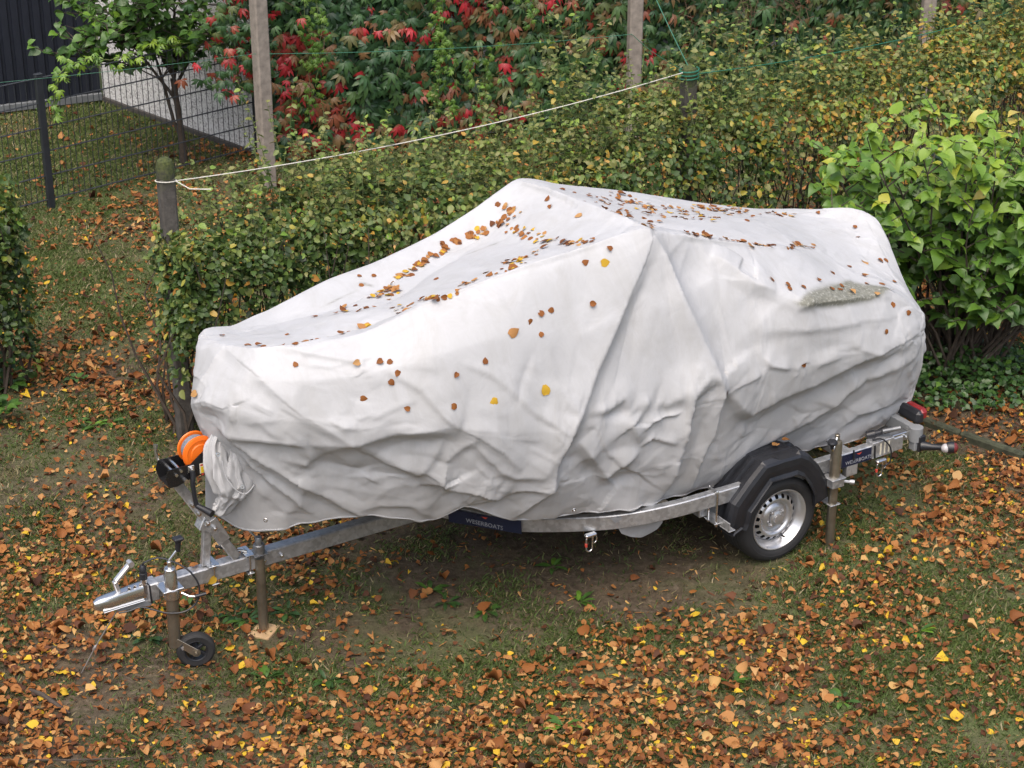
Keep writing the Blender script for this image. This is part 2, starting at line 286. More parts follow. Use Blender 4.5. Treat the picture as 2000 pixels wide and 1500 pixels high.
FOLDS=[[0.03,0.06,[[2.1,7.09],[1.71,8.58],[1.52,8.92]]],[0.022,0.05,[[2.1,7.09],[3.43,8.03],[4.24,8.83],[4.67,9.17],[5.33,9.64],[5.71,10.07]]],[0.03,0.045,[[1.52,8.96],[2.19,8.83],[2.62,9.0],[2.76,8.83],[2.86,9.22]]],[-0.035,0.05,[[1.76,9.22],[2.52,9.26],[2.71,9.34]]],[0.055,0.05,[[2.43,9.39],[3.33,9.39],[3.86,9.39],[4.24,9.43]]],[0.075,0.045,[[2.67,9.43],[3.43,9.73],[4.1,10.24],[4.76,10.87],[5.38,11.0]]],[-0.045,0.035,[[2.71,9.6],[3.38,9.98],[4.05,10.45],[4.52,10.79]]],[0.065,0.045,[[2.86,9.68],[3.38,10.15],[3.81,10.45],[4.14,10.75]]],[-0.03,0.06,[[3.05,9.94],[3.38,10.53],[3.43,10.87]]],[0.03,0.05,[[3.19,10.36],[3.67,10.66],[3.67,10.96]]],[0.03,0.05,[[4.19,9.43],[4.24,9.64],[4.14,9.73],[3.62,9.64]]],[-0.03,0.05,[[4.24,9.73],[4.81,9.9],[5.29,9.77]]],[0.065,0.12,[[4.29,9.39],[4.95,9.3],[5.48,9.09],[6.05,8.96],[6.33,8.96]]],[-0.045,0.11,[[4.9,9.64],[5.57,9.34],[6.0,9.3],[6.52,9.22]]],[0.03,0.04,[[6.33,8.96],[6.57,9.09],[7.05,9.34],[7.43,9.64]]],[0.028,0.035,[[4.95,9.39],[5.33,9.68],[5.62,9.81]]],[-0.03,0.05,[[5.05,9.98],[5.52,10.07],[5.76,10.32]]],[0.03,0.04,[[6.05,9.26],[5.81,9.64],[5.57,10.07]]],[0.03,0.04,[[6.57,9.13],[6.33,9.43],[6.0,9.68]]],[0.035,0.04,[[6.48,9.22],[7.14,9.68],[7.38,9.77],[7.81,9.73]]],[0.07,0.06,[[6.14,9.64],[6.0,10.11],[6.14,10.24],[6.86,10.32],[7.43,10.45]]],[-0.045,0.07,[[5.86,10.19],[6.0,10.49],[6.48,10.41]]],[0.035,0.05,[[6.05,10.96],[5.57,10.62],[5.19,10.66],[4.76,10.75]]],[-0.03,0.06,[[7.48,10.87],[7.52,10.19],[7.86,9.98]]],[0.045,0.04,[[6.9,10.92],[7.29,10.53],[7.57,10.11],[7.95,10.02],[8.1,9.98]]],[0.07,0.06,[[7.95,10.96],[7.95,10.45],[8.1,9.98],[8.05,9.56],[8.29,8.83]]],[0.02,0.03,[[5.33,7.94],[5.71,8.45],[6.05,8.79],[6.33,8.96]]],[0.018,0.025,[[6.33,8.24],[6.67,8.41],[7.48,8.75],[8.19,9.09]]],[0.055,0.08,[[8.95,7.05],[8.76,7.94],[8.48,8.49],[8.33,8.88],[8.19,9.26],[7.81,9.68]]],[-0.02,0.06,[[9.0,7.18],[9.1,8.11],[9.0,8.66]]],[0.085,0.1,[[9.0,7.09],[10.24,7.86],[10.62,8.49],[10.86,8.79],[11.14,9.0]]],[-0.05,0.14,[[10.24,7.26],[10.9,8.28],[11.29,8.71]]],[-0.03,0.08,[[9.52,7.39],[10.1,8.24],[10.33,8.62]]],[0.09,0.06,[[10.71,8.71],[10.48,8.88],[10.52,9.47],[10.52,10.36],[10.38,10.92]]],[0.08,0.06,[[10.76,8.71],[10.95,8.96],[11.24,9.68],[11.14,10.19],[11.0,10.87]]],[-0.035,0.05,[[10.67,8.88],[10.86,9.6],[10.81,10.36],[10.62,10.87]]],[-0.05,0.05,[[11.14,9.05],[11.43,9.6],[11.38,10.24]]],[0.075,0.07,[[8.48,9.3],[9.1,9.73],[9.33,10.07],[9.52,9.73],[9.71,9.56]]],[-0.05,0.08,[[8.71,9.6],[9.33,10.41],[9.76,10.07]]],[0.04,0.04,[[8.52,8.83],[9.0,8.83],[9.29,8.75],[9.43,8.88],[9.71,8.79]]],[-0.05,0.05,[[8.9,8.92],[9.33,8.88],[9.67,8.83]]],[0.045,0.05,[[9.71,8.79],[9.57,8.96],[9.48,9.13],[9.71,9.43]]],[0.03,0.02,[[9.71,9.22],[9.86,9.05],[10.33,9.05]]],[0.03,0.02,[[9.76,9.47],[9.95,9.39],[10.43,9.56]]],[0.04,0.06,[[9.86,8.83],[10.14,8.88],[10.38,8.83]]],[-0.05,0.07,[[10.0,9.0],[10.24,8.96],[10.48,9.0]]],[0.07,0.08,[[11.14,9.0],[11.57,9.39],[11.95,9.6],[12.43,9.51],[13.1,9.43],[14.19,9.09],[15.86,8.83]]],[-0.055,0.09,[[11.57,9.51],[12.19,9.85],[12.9,9.68],[13.71,9.47],[14.95,9.05]]],[0.04,0.06,[[12.38,10.45],[13.0,10.36],[13.62,9.94],[14.33,9.47],[15.52,9.3]]],[-0.035,0.05,[[13.38,10.66],[13.95,10.15],[14.62,9.68]]],[0.035,0.05,[[13.86,10.79],[14.48,10.24],[15.52,9.9]]],[0.055,0.08,[[11.1,7.43],[11.57,7.73],[12.0,7.98],[12.48,7.9]]],[0.04,0.05,[[12.86,8.11],[13.9,8.07],[15.0,7.9],[15.86,8.15]]],[-0.05,0.07,[[13.29,7.98],[13.95,7.9],[14.76,7.9]]],[0.02,0.04,[[13.81,7.9],[13.38,7.94],[12.86,8.15]]],[-0.04,0.12,[[10.43,7.43],[11.0,7.9],[11.71,8.15],[12.14,8.41]]],[0.02,0.04,[[12.1,8.54],[12.76,8.49],[13.62,8.49],[15.14,8.41]]],[0.025,0.03,[[11.9,8.79],[12.1,8.92],[12.48,9.05]]],[-0.02,0.05,[[11.43,8.71],[11.76,8.66],[12.48,8.62]]],[0.025,0.05,[[5.1,4.16],[5.9,4.16],[6.95,4.08],[8.1,4.03]]],[-0.03,0.05,[[4.86,4.5],[5.62,4.8],[6.76,4.42],[7.95,4.16]]],[-0.035,0.05,[[3.76,5.73],[4.43,5.95],[5.24,5.73],[6.14,6.75],[6.86,6.2],[7.95,6.12]]],[0.028,0.025,[[3.0,6.8],[3.48,6.92],[4.38,6.58],[4.86,5.95],[6.0,6.92],[7.19,6.92],[8.43,6.97],[8.95,7.01]]],[0.04,0.03,[[8.86,3.19],[8.95,4.12],[8.95,5.1],[8.9,6.16],[8.95,7.01]]],[-0.03,0.06,[[9.19,4.29],[9.52,5.22],[10.19,5.73],[11.43,5.95]]],[0.02,0.03,[[9.57,7.01],[11.29,7.09],[12.38,7.09],[13.38,6.33]]],[-0.03,0.05,[[10.24,5.86],[11.38,6.54],[12.43,6.63],[13.71,5.78]]],[0.02,0.04,[[12.48,5.1],[13.9,4.08],[14.86,3.44],[15.9,3.31]]],[-0.02,0.04,[[12.62,4.84],[14.05,3.74]]],[0.02,0.03,[[3.48,6.92],[4.05,7.31],[5.05,7.69],[5.24,8.32]]]]
SINGLE=[[8.48,3.65,1],[3.86,7.6,0],[2.52,4.5,0],[2.76,5.99,0],[3.1,6.29,0],[3.29,6.41,0],[3.48,6.58,0],[3.9,5.27,0],[4.62,4.29,0],[4.24,6.03,0],[3.81,6.75,0],[5.33,7.77,0],[5.43,7.81,0],[5.48,8.11,0],[5.38,8.24,0],[5.05,8.45,0],[5.57,8.66,0],[6.14,8.66,0],[6.24,8.32,0],[6.57,8.28,0],[6.86,8.03,2],[7.43,8.07,0],[7.19,7.81,0],[7.38,7.73,0],[7.52,7.69,0],[8.14,7.69,0],[8.24,7.31,3],[7.86,7.26,0],[7.57,8.58,3],[6.76,8.62,3],[5.0,7.69,1],[5.48,3.36,0],[12.76,8.96,0],[11.0,8.96,0],[14.62,8.62,0],[15.05,8.15,0],[15.38,8.32,0],[15.48,4.5,0],[15.29,5.05,0],[15.57,5.82,0],[15.9,5.69,0],[15.0,6.33,1],[14.43,6.58,0],[14.62,6.88,1],[14.57,7.22,0],[13.71,7.22,0],[13.43,7.56,0],[12.71,7.73,0],[12.71,7.77,0],[13.05,7.69,0],[12.43,7.77,0],[13.67,7.69,0],[13.86,7.69,0],[14.14,7.69,1],[14.67,7.86,1],[14.52,7.47,0],[13.86,7.56,0],[14.81,7.47,0],[15.05,7.77,0],[15.62,6.75,0],[8.71,4.5,0],[8.71,5.35,1],[8.76,4.33,0],[5.52,3.57,0],[5.76,3.48,0],[4.86,4.59,0],[6.57,4.88,0],[8.38,7.22,0],[1.71,8.54,1],[9.57,3.91,0],[9.43,3.86,0],[11.33,3.57,0],[14.76,3.57,0],[14.33,3.78,1]]
CLUST=[[5.14,4.5],[5.14,4.46],[5.43,4.63],[5.19,4.29],[5.14,4.46],[5.43,4.63],[5.29,4.88],[5.38,4.37],[6.19,4.46],[6.05,4.25],[5.86,4.59],[6.19,4.2],[6.24,4.08],[6.19,4.2],[6.0,4.29],[5.81,4.25],[5.62,4.2],[5.95,4.25],[6.24,4.42],[5.71,4.2],[5.86,4.2],[6.0,4.25],[5.43,4.76],[5.95,4.37],[5.67,4.33],[6.19,4.2],[6.14,4.29],[5.81,4.37],[5.9,4.29],[6.14,4.33],[5.86,4.42],[6.24,4.29],[5.48,4.76],[5.76,4.37],[6.9,3.91],[6.38,3.95],[6.76,3.95],[6.57,4.16],[6.33,3.82],[6.62,3.95],[6.48,3.95],[6.57,4.08],[6.81,3.86],[6.48,3.95],[6.48,3.91],[6.43,3.99],[6.86,3.91],[6.71,3.82],[6.67,3.99],[6.9,3.86],[6.48,3.78],[6.71,3.82],[6.71,3.86],[6.9,3.91],[7.43,3.86],[7.0,3.78],[7.33,3.78],[7.0,3.74],[7.29,3.78],[6.95,3.78],[7.38,3.91],[7.33,3.82],[7.33,3.86],[7.14,3.78],[7.57,3.69],[7.29,3.61],[7.81,3.74],[7.52,3.65],[7.33,3.61],[7.33,3.65],[7.76,3.78],[7.62,3.74],[7.33,3.61],[7.57,3.74],[7.86,3.91],[7.43,3.78],[7.57,3.69],[7.86,3.86],[8.19,4.03],[8.48,4.03],[8.1,3.91],[8.38,3.99],[8.1,3.99],[8.43,4.12],[8.33,3.95],[8.43,3.95],[8.19,3.99],[8.29,3.99],[8.38,4.03],[8.0,4.03],[8.38,4.25],[8.14,3.91],[8.33,4.12],[8.48,4.2],[8.14,4.03],[7.95,4.03],[9.43,2.46],[7.9,3.82],[8.33,4.03],[8.52,4.16],[8.38,3.91],[8.38,4.16],[8.1,3.74],[8.33,4.08],[8.43,3.44],[8.48,3.86],[8.48,3.86],[8.43,3.61],[8.48,3.74],[8.52,3.82],[4.19,5.9],[4.38,5.9],[4.14,6.03],[4.43,5.9],[4.57,5.95],[5.19,5.86],[4.95,5.69],[4.62,5.82],[4.52,6.03],[4.57,6.37],[4.71,5.78],[5.05,5.65],[5.14,5.69],[5.0,5.69],[4.86,5.9],[4.81,5.82],[5.14,5.82],[5.0,5.73],[4.76,5.82],[5.14,5.86],[5.48,5.78],[5.52,5.86],[5.57,5.61],[5.57,5.86],[5.57,5.82],[5.62,5.69],[5.52,5.48],[5.57,5.48],[5.52,5.78],[5.52,5.61],[5.76,5.69],[5.76,5.69],[5.86,5.9],[5.81,5.78],[5.86,6.24],[5.81,5.82],[5.76,5.9],[5.71,5.61],[5.81,6.54],[5.81,5.95],[6.19,6.46],[6.0,6.84],[6.14,7.01],[6.24,6.03],[6.05,6.88],[5.95,6.92],[6.19,6.63],[6.19,6.58],[6.1,6.75],[6.24,6.75],[6.19,6.92],[6.24,7.01],[6.05,6.8],[6.05,7.01],[6.0,6.67],[6.29,6.97],[6.43,5.9],[6.76,6.03],[6.43,5.82],[6.33,6.75],[6.33,5.95],[6.67,5.73],[6.33,5.82],[6.71,6.37],[6.38,5.9],[6.38,6.63],[6.52,6.46],[6.33,6.71],[6.95,5.73],[6.33,5.82],[6.67,5.95],[6.38,6.54],[6.57,5.9],[6.76,5.86],[6.81,5.99],[7.05,5.73],[7.33,5.73],[7.57,5.61],[7.14,5.78],[6.76,6.71],[7.67,5.56],[6.76,6.29],[7.1,5.9],[7.14,5.82],[6.9,6.03],[7.57,5.56],[7.24,5.56],[7.33,5.73],[7.1,5.65],[7.48,5.61],[7.33,5.65],[6.81,6.03],[7.05,5.9],[6.86,5.95],[7.43,5.73],[6.9,5.9],[7.14,5.82],[6.95,5.82],[8.05,5.22],[7.14,5.61],[8.38,4.42],[8.33,4.59],[8.24,5.14],[8.29,4.37],[8.29,4.63],[8.24,5.44],[8.29,4.76],[8.33,5.1],[8.29,4.5],[8.29,5.01],[8.14,5.61],[8.33,4.76],[8.05,5.69],[8.29,4.71],[8.33,4.37],[8.19,5.18],[8.14,5.44],[8.24,4.8],[8.19,4.93],[8.1,5.39],[8.33,4.5],[8.19,5.35],[7.9,5.78],[8.05,5.82],[8.05,5.95],[8.1,5.9],[7.95,6.12],[8.19,5.86],[8.0,5.82],[7.95,5.78],[7.95,5.69],[8.05,5.73],[8.19,6.16],[8.14,6.2],[8.24,6.37],[8.19,6.33],[9.29,5.39],[9.29,5.86],[9.76,4.54],[9.71,4.16],[10.1,3.99],[9.95,4.33],[9.19,5.99],[9.62,5.22],[9.48,5.31],[9.1,5.95],[9.43,5.1],[9.57,4.59],[9.19,4.76],[9.81,5.05],[9.86,4.84],[9.38,5.9],[9.9,5.22],[9.14,5.61],[9.48,5.44],[9.19,5.95],[10.05,3.78],[9.29,5.52],[9.86,4.59],[9.1,5.31],[10.81,3.78],[11.0,4.5],[10.43,5.22],[10.1,4.93],[11.19,3.86],[11.43,4.12],[10.81,5.05],[11.24,3.91],[11.0,4.8],[10.86,3.86],[10.52,4.93],[10.81,5.18],[11.14,3.4],[11.19,3.48],[10.48,4.84],[10.33,4.03],[10.14,5.39],[10.76,3.65],[10.29,4.2],[10.95,3.91],[10.76,4.08],[10.86,4.71],[10.52,5.01],[11.0,3.61],[10.95,4.63],[10.33,4.42],[10.67,4.5],[11.24,4.2],[11.14,4.42],[11.33,3.69],[10.71,3.91],[11.14,4.03],[10.24,5.52],[10.9,3.82],[10.38,3.95],[9.95,5.86],[10.33,5.52],[10.86,5.18],[10.62,4.25],[10.14,5.39],[11.67,4.54],[11.29,4.16],[11.33,4.97],[11.62,5.14],[11.33,5.14],[10.95,4.37],[11.19,4.29],[11.67,4.12],[12.1,4.84],[11.76,4.8],[11.62,3.91],[11.62,4.59],[11.48,4.29],[11.19,4.97],[12.24,4.03],[11.52,4.59],[12.29,3.91],[11.86,4.88],[12.0,5.01],[11.76,4.29],[11.33,4.2],[11.43,4.59],[11.62,4.67],[11.76,4.2],[11.29,4.42],[11.33,4.03],[11.71,5.27],[11.19,4.16],[11.95,4.59],[11.43,3.86],[11.38,4.54],[11.62,4.59],[11.76,4.37],[12.0,4.5],[11.67,4.16],[11.71,4.97],[11.71,4.37],[11.81,4.54],[11.48,5.1],[12.1,4.88],[11.86,4.33],[11.14,4.33],[12.19,4.33],[12.52,4.16],[12.57,4.54],[13.0,4.12],[12.43,3.65],[12.76,3.86],[12.76,3.91],[12.76,4.29],[12.76,3.61],[12.9,3.57],[12.9,3.74],[12.9,4.42],[12.57,4.03],[12.76,3.82],[13.1,4.2],[13.14,3.69],[12.71,3.74],[12.57,3.99],[12.86,3.65],[12.67,3.57],[13.14,4.5],[12.86,3.69],[12.57,4.37],[13.29,4.03],[12.57,5.05],[12.62,3.74],[12.48,3.82],[12.52,3.69],[12.95,4.67],[12.76,4.03],[12.62,3.95],[12.81,3.99],[12.86,4.03],[12.57,4.46],[12.57,3.57],[13.14,3.74],[13.71,3.82],[14.0,4.2],[13.29,3.65],[13.52,4.12],[13.38,3.44],[13.9,3.82],[13.95,4.12],[13.33,3.82],[13.76,4.12],[13.33,3.4],[13.19,3.69],[14.1,4.2],[13.9,4.25],[13.48,3.65],[13.38,3.57],[14.1,3.95],[13.76,3.95],[14.19,3.86],[13.81,4.2],[13.71,4.03],[9.0,6.92],[9.76,5.78],[9.38,6.63],[9.05,6.75],[9.05,6.84],[11.19,6.92],[10.71,6.88],[10.76,6.97],[11.14,6.92],[11.14,6.88],[10.57,6.8],[11.24,6.88],[10.57,6.88],[10.62,6.88],[11.19,6.92],[11.14,6.92],[11.14,6.84],[11.24,6.8],[10.76,6.88],[12.43,7.01],[11.38,7.01],[12.33,6.92],[11.67,6.92],[11.52,6.97],[11.52,6.88],[12.57,6.97],[11.62,6.92],[11.52,6.88],[12.0,6.8],[12.19,6.97],[12.24,7.01],[12.43,6.88],[11.86,6.92],[11.95,6.84],[12.43,6.63],[12.33,7.01],[12.05,6.97],[11.76,6.71],[11.86,6.97],[12.9,6.75],[12.95,6.63],[13.43,5.95],[12.81,6.92],[13.33,5.9],[12.76,6.88],[13.1,6.24],[13.71,5.73],[13.62,5.82],[13.19,5.95],[13.38,5.86],[13.48,5.9],[13.24,6.12],[13.29,6.07]]
DENS=[[-2.34,8.14,1,0.1,0.3],[-1.73,8.14,0.9,0.3,0.3],[-0.99,8.14,1,0.3,0.2],[-0.25,8.14,1,0.4,0.2],[0.49,8.14,0.9,0.4,0.3],[1.23,8.14,0.7,0.4,0.4],[1.97,8.14,0.6,0.5,0.3],[2.51,8.58,0.45,0.9,0.1],[-2.22,8.81,0.5,0.2,0.9],[-1.81,8.67,0.35,0.3,0.9],[-1.42,8.62,0.35,0.4,0.6],[-2.51,9.05,0.9,0.3,0.3],[-2.05,9.3,0.9,0.4,0.3],[-2.59,9.67,1,0.4,0.2],[-1.99,9.84,0.8,0.4,0.3],[-1.69,10.12,0.9,0.3,0.2],[-1.28,10.12,1,0.2,0.2],[-0.87,10.06,0.9,0.2,0.3],[-1.51,9.4,0.5,0.5,0.4],[-1.12,9.56,0.45,0.4,0.5],[-0.94,9.05,0.2,0.4,0.9],[-1.14,8.71,0.5,0.5,0.4],[-0.56,9.73,0.15,0.35,0.9],[0.0,9.84,0.06,0.15,1],[0.72,9.95,0.03,0.1,1],[0.56,9.51,0.08,0.1,1],[0.29,10.18,0.03,0.1,1],[1.04,10.36,0.03,0.1,1],[-0.44,10.06,0.3,0.1,1],[0.0,9.3,0.12,0.4,0.8],[1.12,9.67,0.1,0.4,0.8],[-0.4,8.95,0.3,0.6,0.5],[0.26,8.86,0.6,0.5,0.3],[0.79,8.95,0.6,0.5,0.3],[1.31,8.81,1,0.4,0.3],[-0.51,8.44,0.7,0.4,0.3],[0.25,8.35,0.8,0.4,0.3],[1.53,9.51,0.3,0.6,0.4],[1.85,9.84,0.45,0.6,0.3],[2.23,9.56,0.8,0.5,0.3],[2.59,9.3,0.6,0.6,0.3],[2.62,10.12,0.8,0.5,0.3],[2.11,10.55,0.25,0.7,0.3],[2.48,10.93,0.5,0.6,0.3],[2.9,10.74,0.9,0.3,0.5],[2.89,11.41,0.9,0.1,0.7],[3.22,11.77,0.9,0.2,0.5],[1.87,9.05,0.8,0.5,0.3],[2.36,8.81,0.5,0.7,0.2],[2.15,8.4,0.45,0.6,0.4],[-2.71,10.55,0.35,0.3,0.6],[-2.26,10.55,0.4,0.3,0.6],[-2.66,11.06,0.3,0.4,0.5],[-2.27,11.2,0.4,0.4,0.4],[-2.75,11.55,0.5,0.5,0.3],[-2.69,12.08,0.9,0.2,0.3],[-2.43,12.56,0.9,0.3,0.3],[-2.98,12.73,0.8,0.4,0.2],[-2.93,13.43,0.45,0.8,0.1],[-2.7,13.81,0.6,0.7,0.1],[-3.24,14.11,0.5,0.7,0.1],[-3.15,14.62,0.6,0.5,0.2],[-2.92,15.17,0.8,0.3,0.2],[-2.9,15.52,0.9,0.2,0.2],[-3.52,15.52,0.25,0.8,0.1],[-3.83,15.06,0.2,0.8,0.1],[-4.12,16.39,0.12,1,0.0],[-3.54,16.78,0.12,1,0],[-3.89,17.48,0.12,1,0],[-3.46,17.62,0.3,0.6,0.2],[-2.63,16.65,0.7,0.4,0.3],[-2.38,16.39,0.8,0.4,0.3],[-3.03,16.39,0.3,0.8,0.1],[-1.29,16.26,0.3,0.8,0.2],[-0.43,16.39,0.3,0.7,0.2],[0.0,16.78,0.5,0.4,0.3]]
PUDDLE=[[12.76,8.095],[13.19,7.791],[13.62,7.602],[14.19,7.356],[14.57,7.544],[15.1,7.66],[14.52,8.095],[13.81,8.153],[13.24,8.095]]
STREAKS=[[3.71,6.07,4.43,5.99,0.1],[4.71,3.78,5.52,3.65,0.05],[7.52,4.37,8.14,4.5,0.06],[5.48,3.48,5.9,3.82,0.05]]
BUNDLE={"a":[[2.92,0.14,1.245],[2.961,0.16,1.185],[2.951,0.18,1.063],[2.917,0.18,0.938],[2.952,0.17,0.856],[2.986,0.16,0.818]],"ar":[0.035,0.055,0.075,0.08,0.066,0.045],"b":[[2.894,0.17,1.228],[2.88,0.2,1.152],[2.887,0.22,1.049],[2.869,0.23,0.962],[2.897,0.22,0.901]],"br":[0.03,0.045,0.05,0.055,0.035],"c":[[2.911,0.15,1.247],[2.889,0.19,1.241],[2.864,0.21,1.209],[2.849,0.22,1.169]],"cr":[0.02,0.03,0.028,0.012],"eyes":[[2.995,0.245,1.181],[2.896,0.285,0.992]],"hems":[["hem",[[2.978,0.25,1.144],[2.969,0.26,1.061],[2.933,0.28,0.988],[2.89,0.29,0.952],[2.851,0.28,0.959],[2.819,0.26,0.973]],0.0035]],"flap":[[[1.083,0.86,0.551],[1.004,0.82,0.468],[0.955,0.8,0.403]],[[0.986,0.84,0.512],[0.933,0.8,0.421],[0.883,0.78,0.353]],[[0.872,0.82,0.475],[0.831,0.78,0.381],[0.808,0.76,0.321]],[[0.756,0.8,0.447],[0.708,0.76,0.367],[0.689,0.75,0.337]],[[0.706,0.8,0.448],[0.671,0.76,0.387],[0.656,0.75,0.366]]]}

# ------------------------------------------------------------------ leaf templates and scattering
def leaf_tpl(ws, fold=.25, curl=.3, twist=0.0, tipdrop=.0, xs=None, notch=0.0):
    """ws: half widths at stations; x along the leaf, z its normal"""
    n = len(ws) + 1; V = [(0, 0, 0)]; F = []
    for i, wd in enumerate(ws):
        x = xs[i] if xs else (i + 1) / n; zc = -curl * (x - .35) ** 2 - tipdrop * x * x
        tw = twist * (x - .5); xe = x - .03 * wd - (notch if i == 0 else 0)
        V += [(x, 0, zc), (xe, wd, zc + wd * (fold + tw) - curl * .5 * wd * wd), (xe, -wd, zc + wd * (fold - tw) - curl * .5 * wd * wd)]
    V.append((1, 0, -curl * .42 - tipdrop)); e = len(V) - 1
    F += [(0, 1, 2), (0, 3, 1)]
    for i in range(len(ws) - 1):
        a = 1 + 3 * i; b = a + 3
        F += [(a, b, a + 1), (b, b + 1, a + 1), (a, a + 2, b), (a + 2, b + 2, b)]
    a = 1 + 3 * (len(ws) - 1); F += [(a, e, a + 1), (a, a + 2, e)]
    return np.array(V, float), np.array(F)
def palm_tpl(k=5, fold=.2, droop=.6, seed=0, ws=(.08, .17, .13)):
    rr = random.Random(seed); VV = []; FF = []; o = 0
    for j in range(k):
        ang = (j - (k - 1) / 2) * R(37) + rr.uniform(-.12, .12); L = .62 - .05 * abs(j - (k - 1) / 2) ** 1.6 + rr.uniform(-.04, .04)
        V, F = leaf_tpl(list(ws), fold, .6); V = V * L; V[:, 2] -= droop * (V[:, 0] ** 2) * rr.uniform(.3, 1.2)
        c, s_ = math.cos(ang), math.sin(ang); X = V[:, 0] * c - V[:, 1] * s_; Y = V[:, 0] * s_ + V[:, 1] * c
        V = np.stack([X, Y, V[:, 2]], 1); VV.append(V); FF.append(F + o); o += len(V)
    return np.concatenate(VV), np.concatenate(FF)
HW = [.30, .42, .40, .24]
LT = {
 'litter': [leaf_tpl([.27, .43, .42, .27, .11], *a, xs=[.05, .26, .5, .74, .9], notch=.07) for a in ((.3, .7, .3), (-.25, -.6, .4), (.7, .2, -.4), (.1, 1.1, .2), (-.5, .7, -.4), (.2, -1.0, .5), (.05, .3, .1), (1.2, .6, .3), (.2, .5, -.2), (1.8, .4, .2), (.6, 1.5, .6))],
 'flat': [leaf_tpl([.27, .43, .42, .27, .11], *a, xs=[.05, .26, .5, .74, .9], notch=.07) for a in ((.15, .4, .1), (-.15, .3, .2), (.35, .1, -.2), (.1, .7, .1), (.6, .2, .1), (.05, .2, 0), (-.3, -.3, .3))],
 'hedge': [leaf_tpl([.26, .36, .24], *a, xs=[.14, .45, .78]) for a in ((.3, .5), (.15, -.3, .2), (.5, .2, -.3), (-.1, .9, .1))],
 'heart': [leaf_tpl([.26, .42, .34, .16], *a, xs=[.05, .28, .56, .8], notch=.06) for a in ((.3, .7), (.2, .4, .2), (.5, 1.0, -.2), (.1, .9, .1, .2))],
 'palm': [palm_tpl(5, .25, .8, s) for s in range(5)],
 'ivy': [leaf_tpl([.34, .36, .16], *a) for a in ((.15, .4), (.3, .2, .2))],
 'blade': [leaf_tpl([.075], 0.4, c, xs=[.4]) for c in (.9, .3, 1.6)],
}
# plainer copies for the joined masses
def blade_tpl(w_, c_): return np.array([(0, w_, 0), (0, -w_, 0), (.55, w_ * .5, -c_ * .12), (1, 0, -c_ * .42)], float), np.array([(0, 1, 2), (1, 3, 2)])
LOW = {
 'litter': [leaf_tpl([.40, .42, .18], *a, xs=[.12, .48, .84], notch=.05) for a in ((.3, .7, .3), (-.25, -.6, .4), (.7, .2, -.4), (.1, 1.1, .2), (-.5, .7, -.4), (.2, -1.0, .5), (.05, .3, .1), (1.2, .6, .3), (.2, .5, -.2), (1.8, .4, .2), (.6, 1.5, .6))],
 'hedge': [leaf_tpl([.32, .28], *a, xs=[.25, .68]) for a in ((.3, .5), (.15, -.3, .2), (.5, .2, -.3), (-.1, .9, .1))],
 'palm': [palm_tpl(5, .25, .8, s, [.14, .15]) for s in range(5)],
 'blade': [blade_tpl(.075, c) for c in (.9, .3, 1.6)],
}
def frames(N, H):
    N = N / np.linalg.norm(N, axis=1, keepdims=True); x = H - (H * N).sum(1, keepdims=True) * N
    x /= np.linalg.norm(x, axis=1, keepdims=True) + 1e-9; y = np.cross(N, x)
    return np.stack([x, y, N], 1)          # rows are the axes
def leaf_stuff(name, kind, P, N, H, size, tone, mat, parent=None, offset=(0, 0, 0)):
    T = LOW.get(kind, LT[kind]); Fr = frames(N, H); VV = []; FF = []; TT = []; o = 0
    pick = np.arange(len(P)) % len(T)
    for t, (V, F) in enumerate(T):
        m = pick == t; k = m.sum()
        if not k: continue
        X = P[m][:, None] + size[m][:, None, None] * np.einsum('vi,nij->nvj', V, Fr[m])
        VV.append(X.reshape(-1, 3)); FF.append((F[None] + (np.arange(k) * len(V))[:, None, None] + o).reshape(-1, 3)); o += k * len(V)
        TT.append(np.repeat(tone[m], len(V)))
    me = npmesh(name, np.concatenate(VV) - np.array(offset), np.concatenate(FF), mat, True, {'tone': np.concatenate(TT)})
    ob = link(name, me, parent); ob.color = (0, 0, 0, 1); tag(ob, kind='stuff'); return ob
_lm = {}
def leaf_objs(name, kind, P, N, H, size, tone, mat, parent=None, offset=(0, 0, 0)):
    T = LT[kind]; Fr = frames(N, H); r = []
    for i in range(len(P)):
        t = i % len(T); key = (kind, t, mat.name)
        if key not in _lm: _lm[key] = npmesh(name, T[t][0], T[t][1], mat, True)
        o = bpy.data.objects.new(name, _lm[key]); COL.objects.link(o)
        A = Matrix(Fr[i].T.tolist()).to_4x4(); s_ = float(size[i])
        o.matrix_basis = Matrix.Translation(Vector((P[i] - np.array(offset)).tolist())) @ A @ Matrix.Diagonal((s_, s_, s_, 1))
        o.color = (float(tone[i]), 0, 0, 1)
        if parent: o.parent = parent
        r.append(o)
    return r
def px_of(P):
    c, s_ = math.cos(R(PITCH)), math.sin(R(PITCH)); q = np.asarray(P) - np.array([0, 0, CAMZ])
    z = q[:, 1] * c - q[:, 2] * s_; return 1000 + 3990 * q[:, 0] / z, 750 - 3990 * (q[:, 1] * s_ + q[:, 2] * c) / z, z
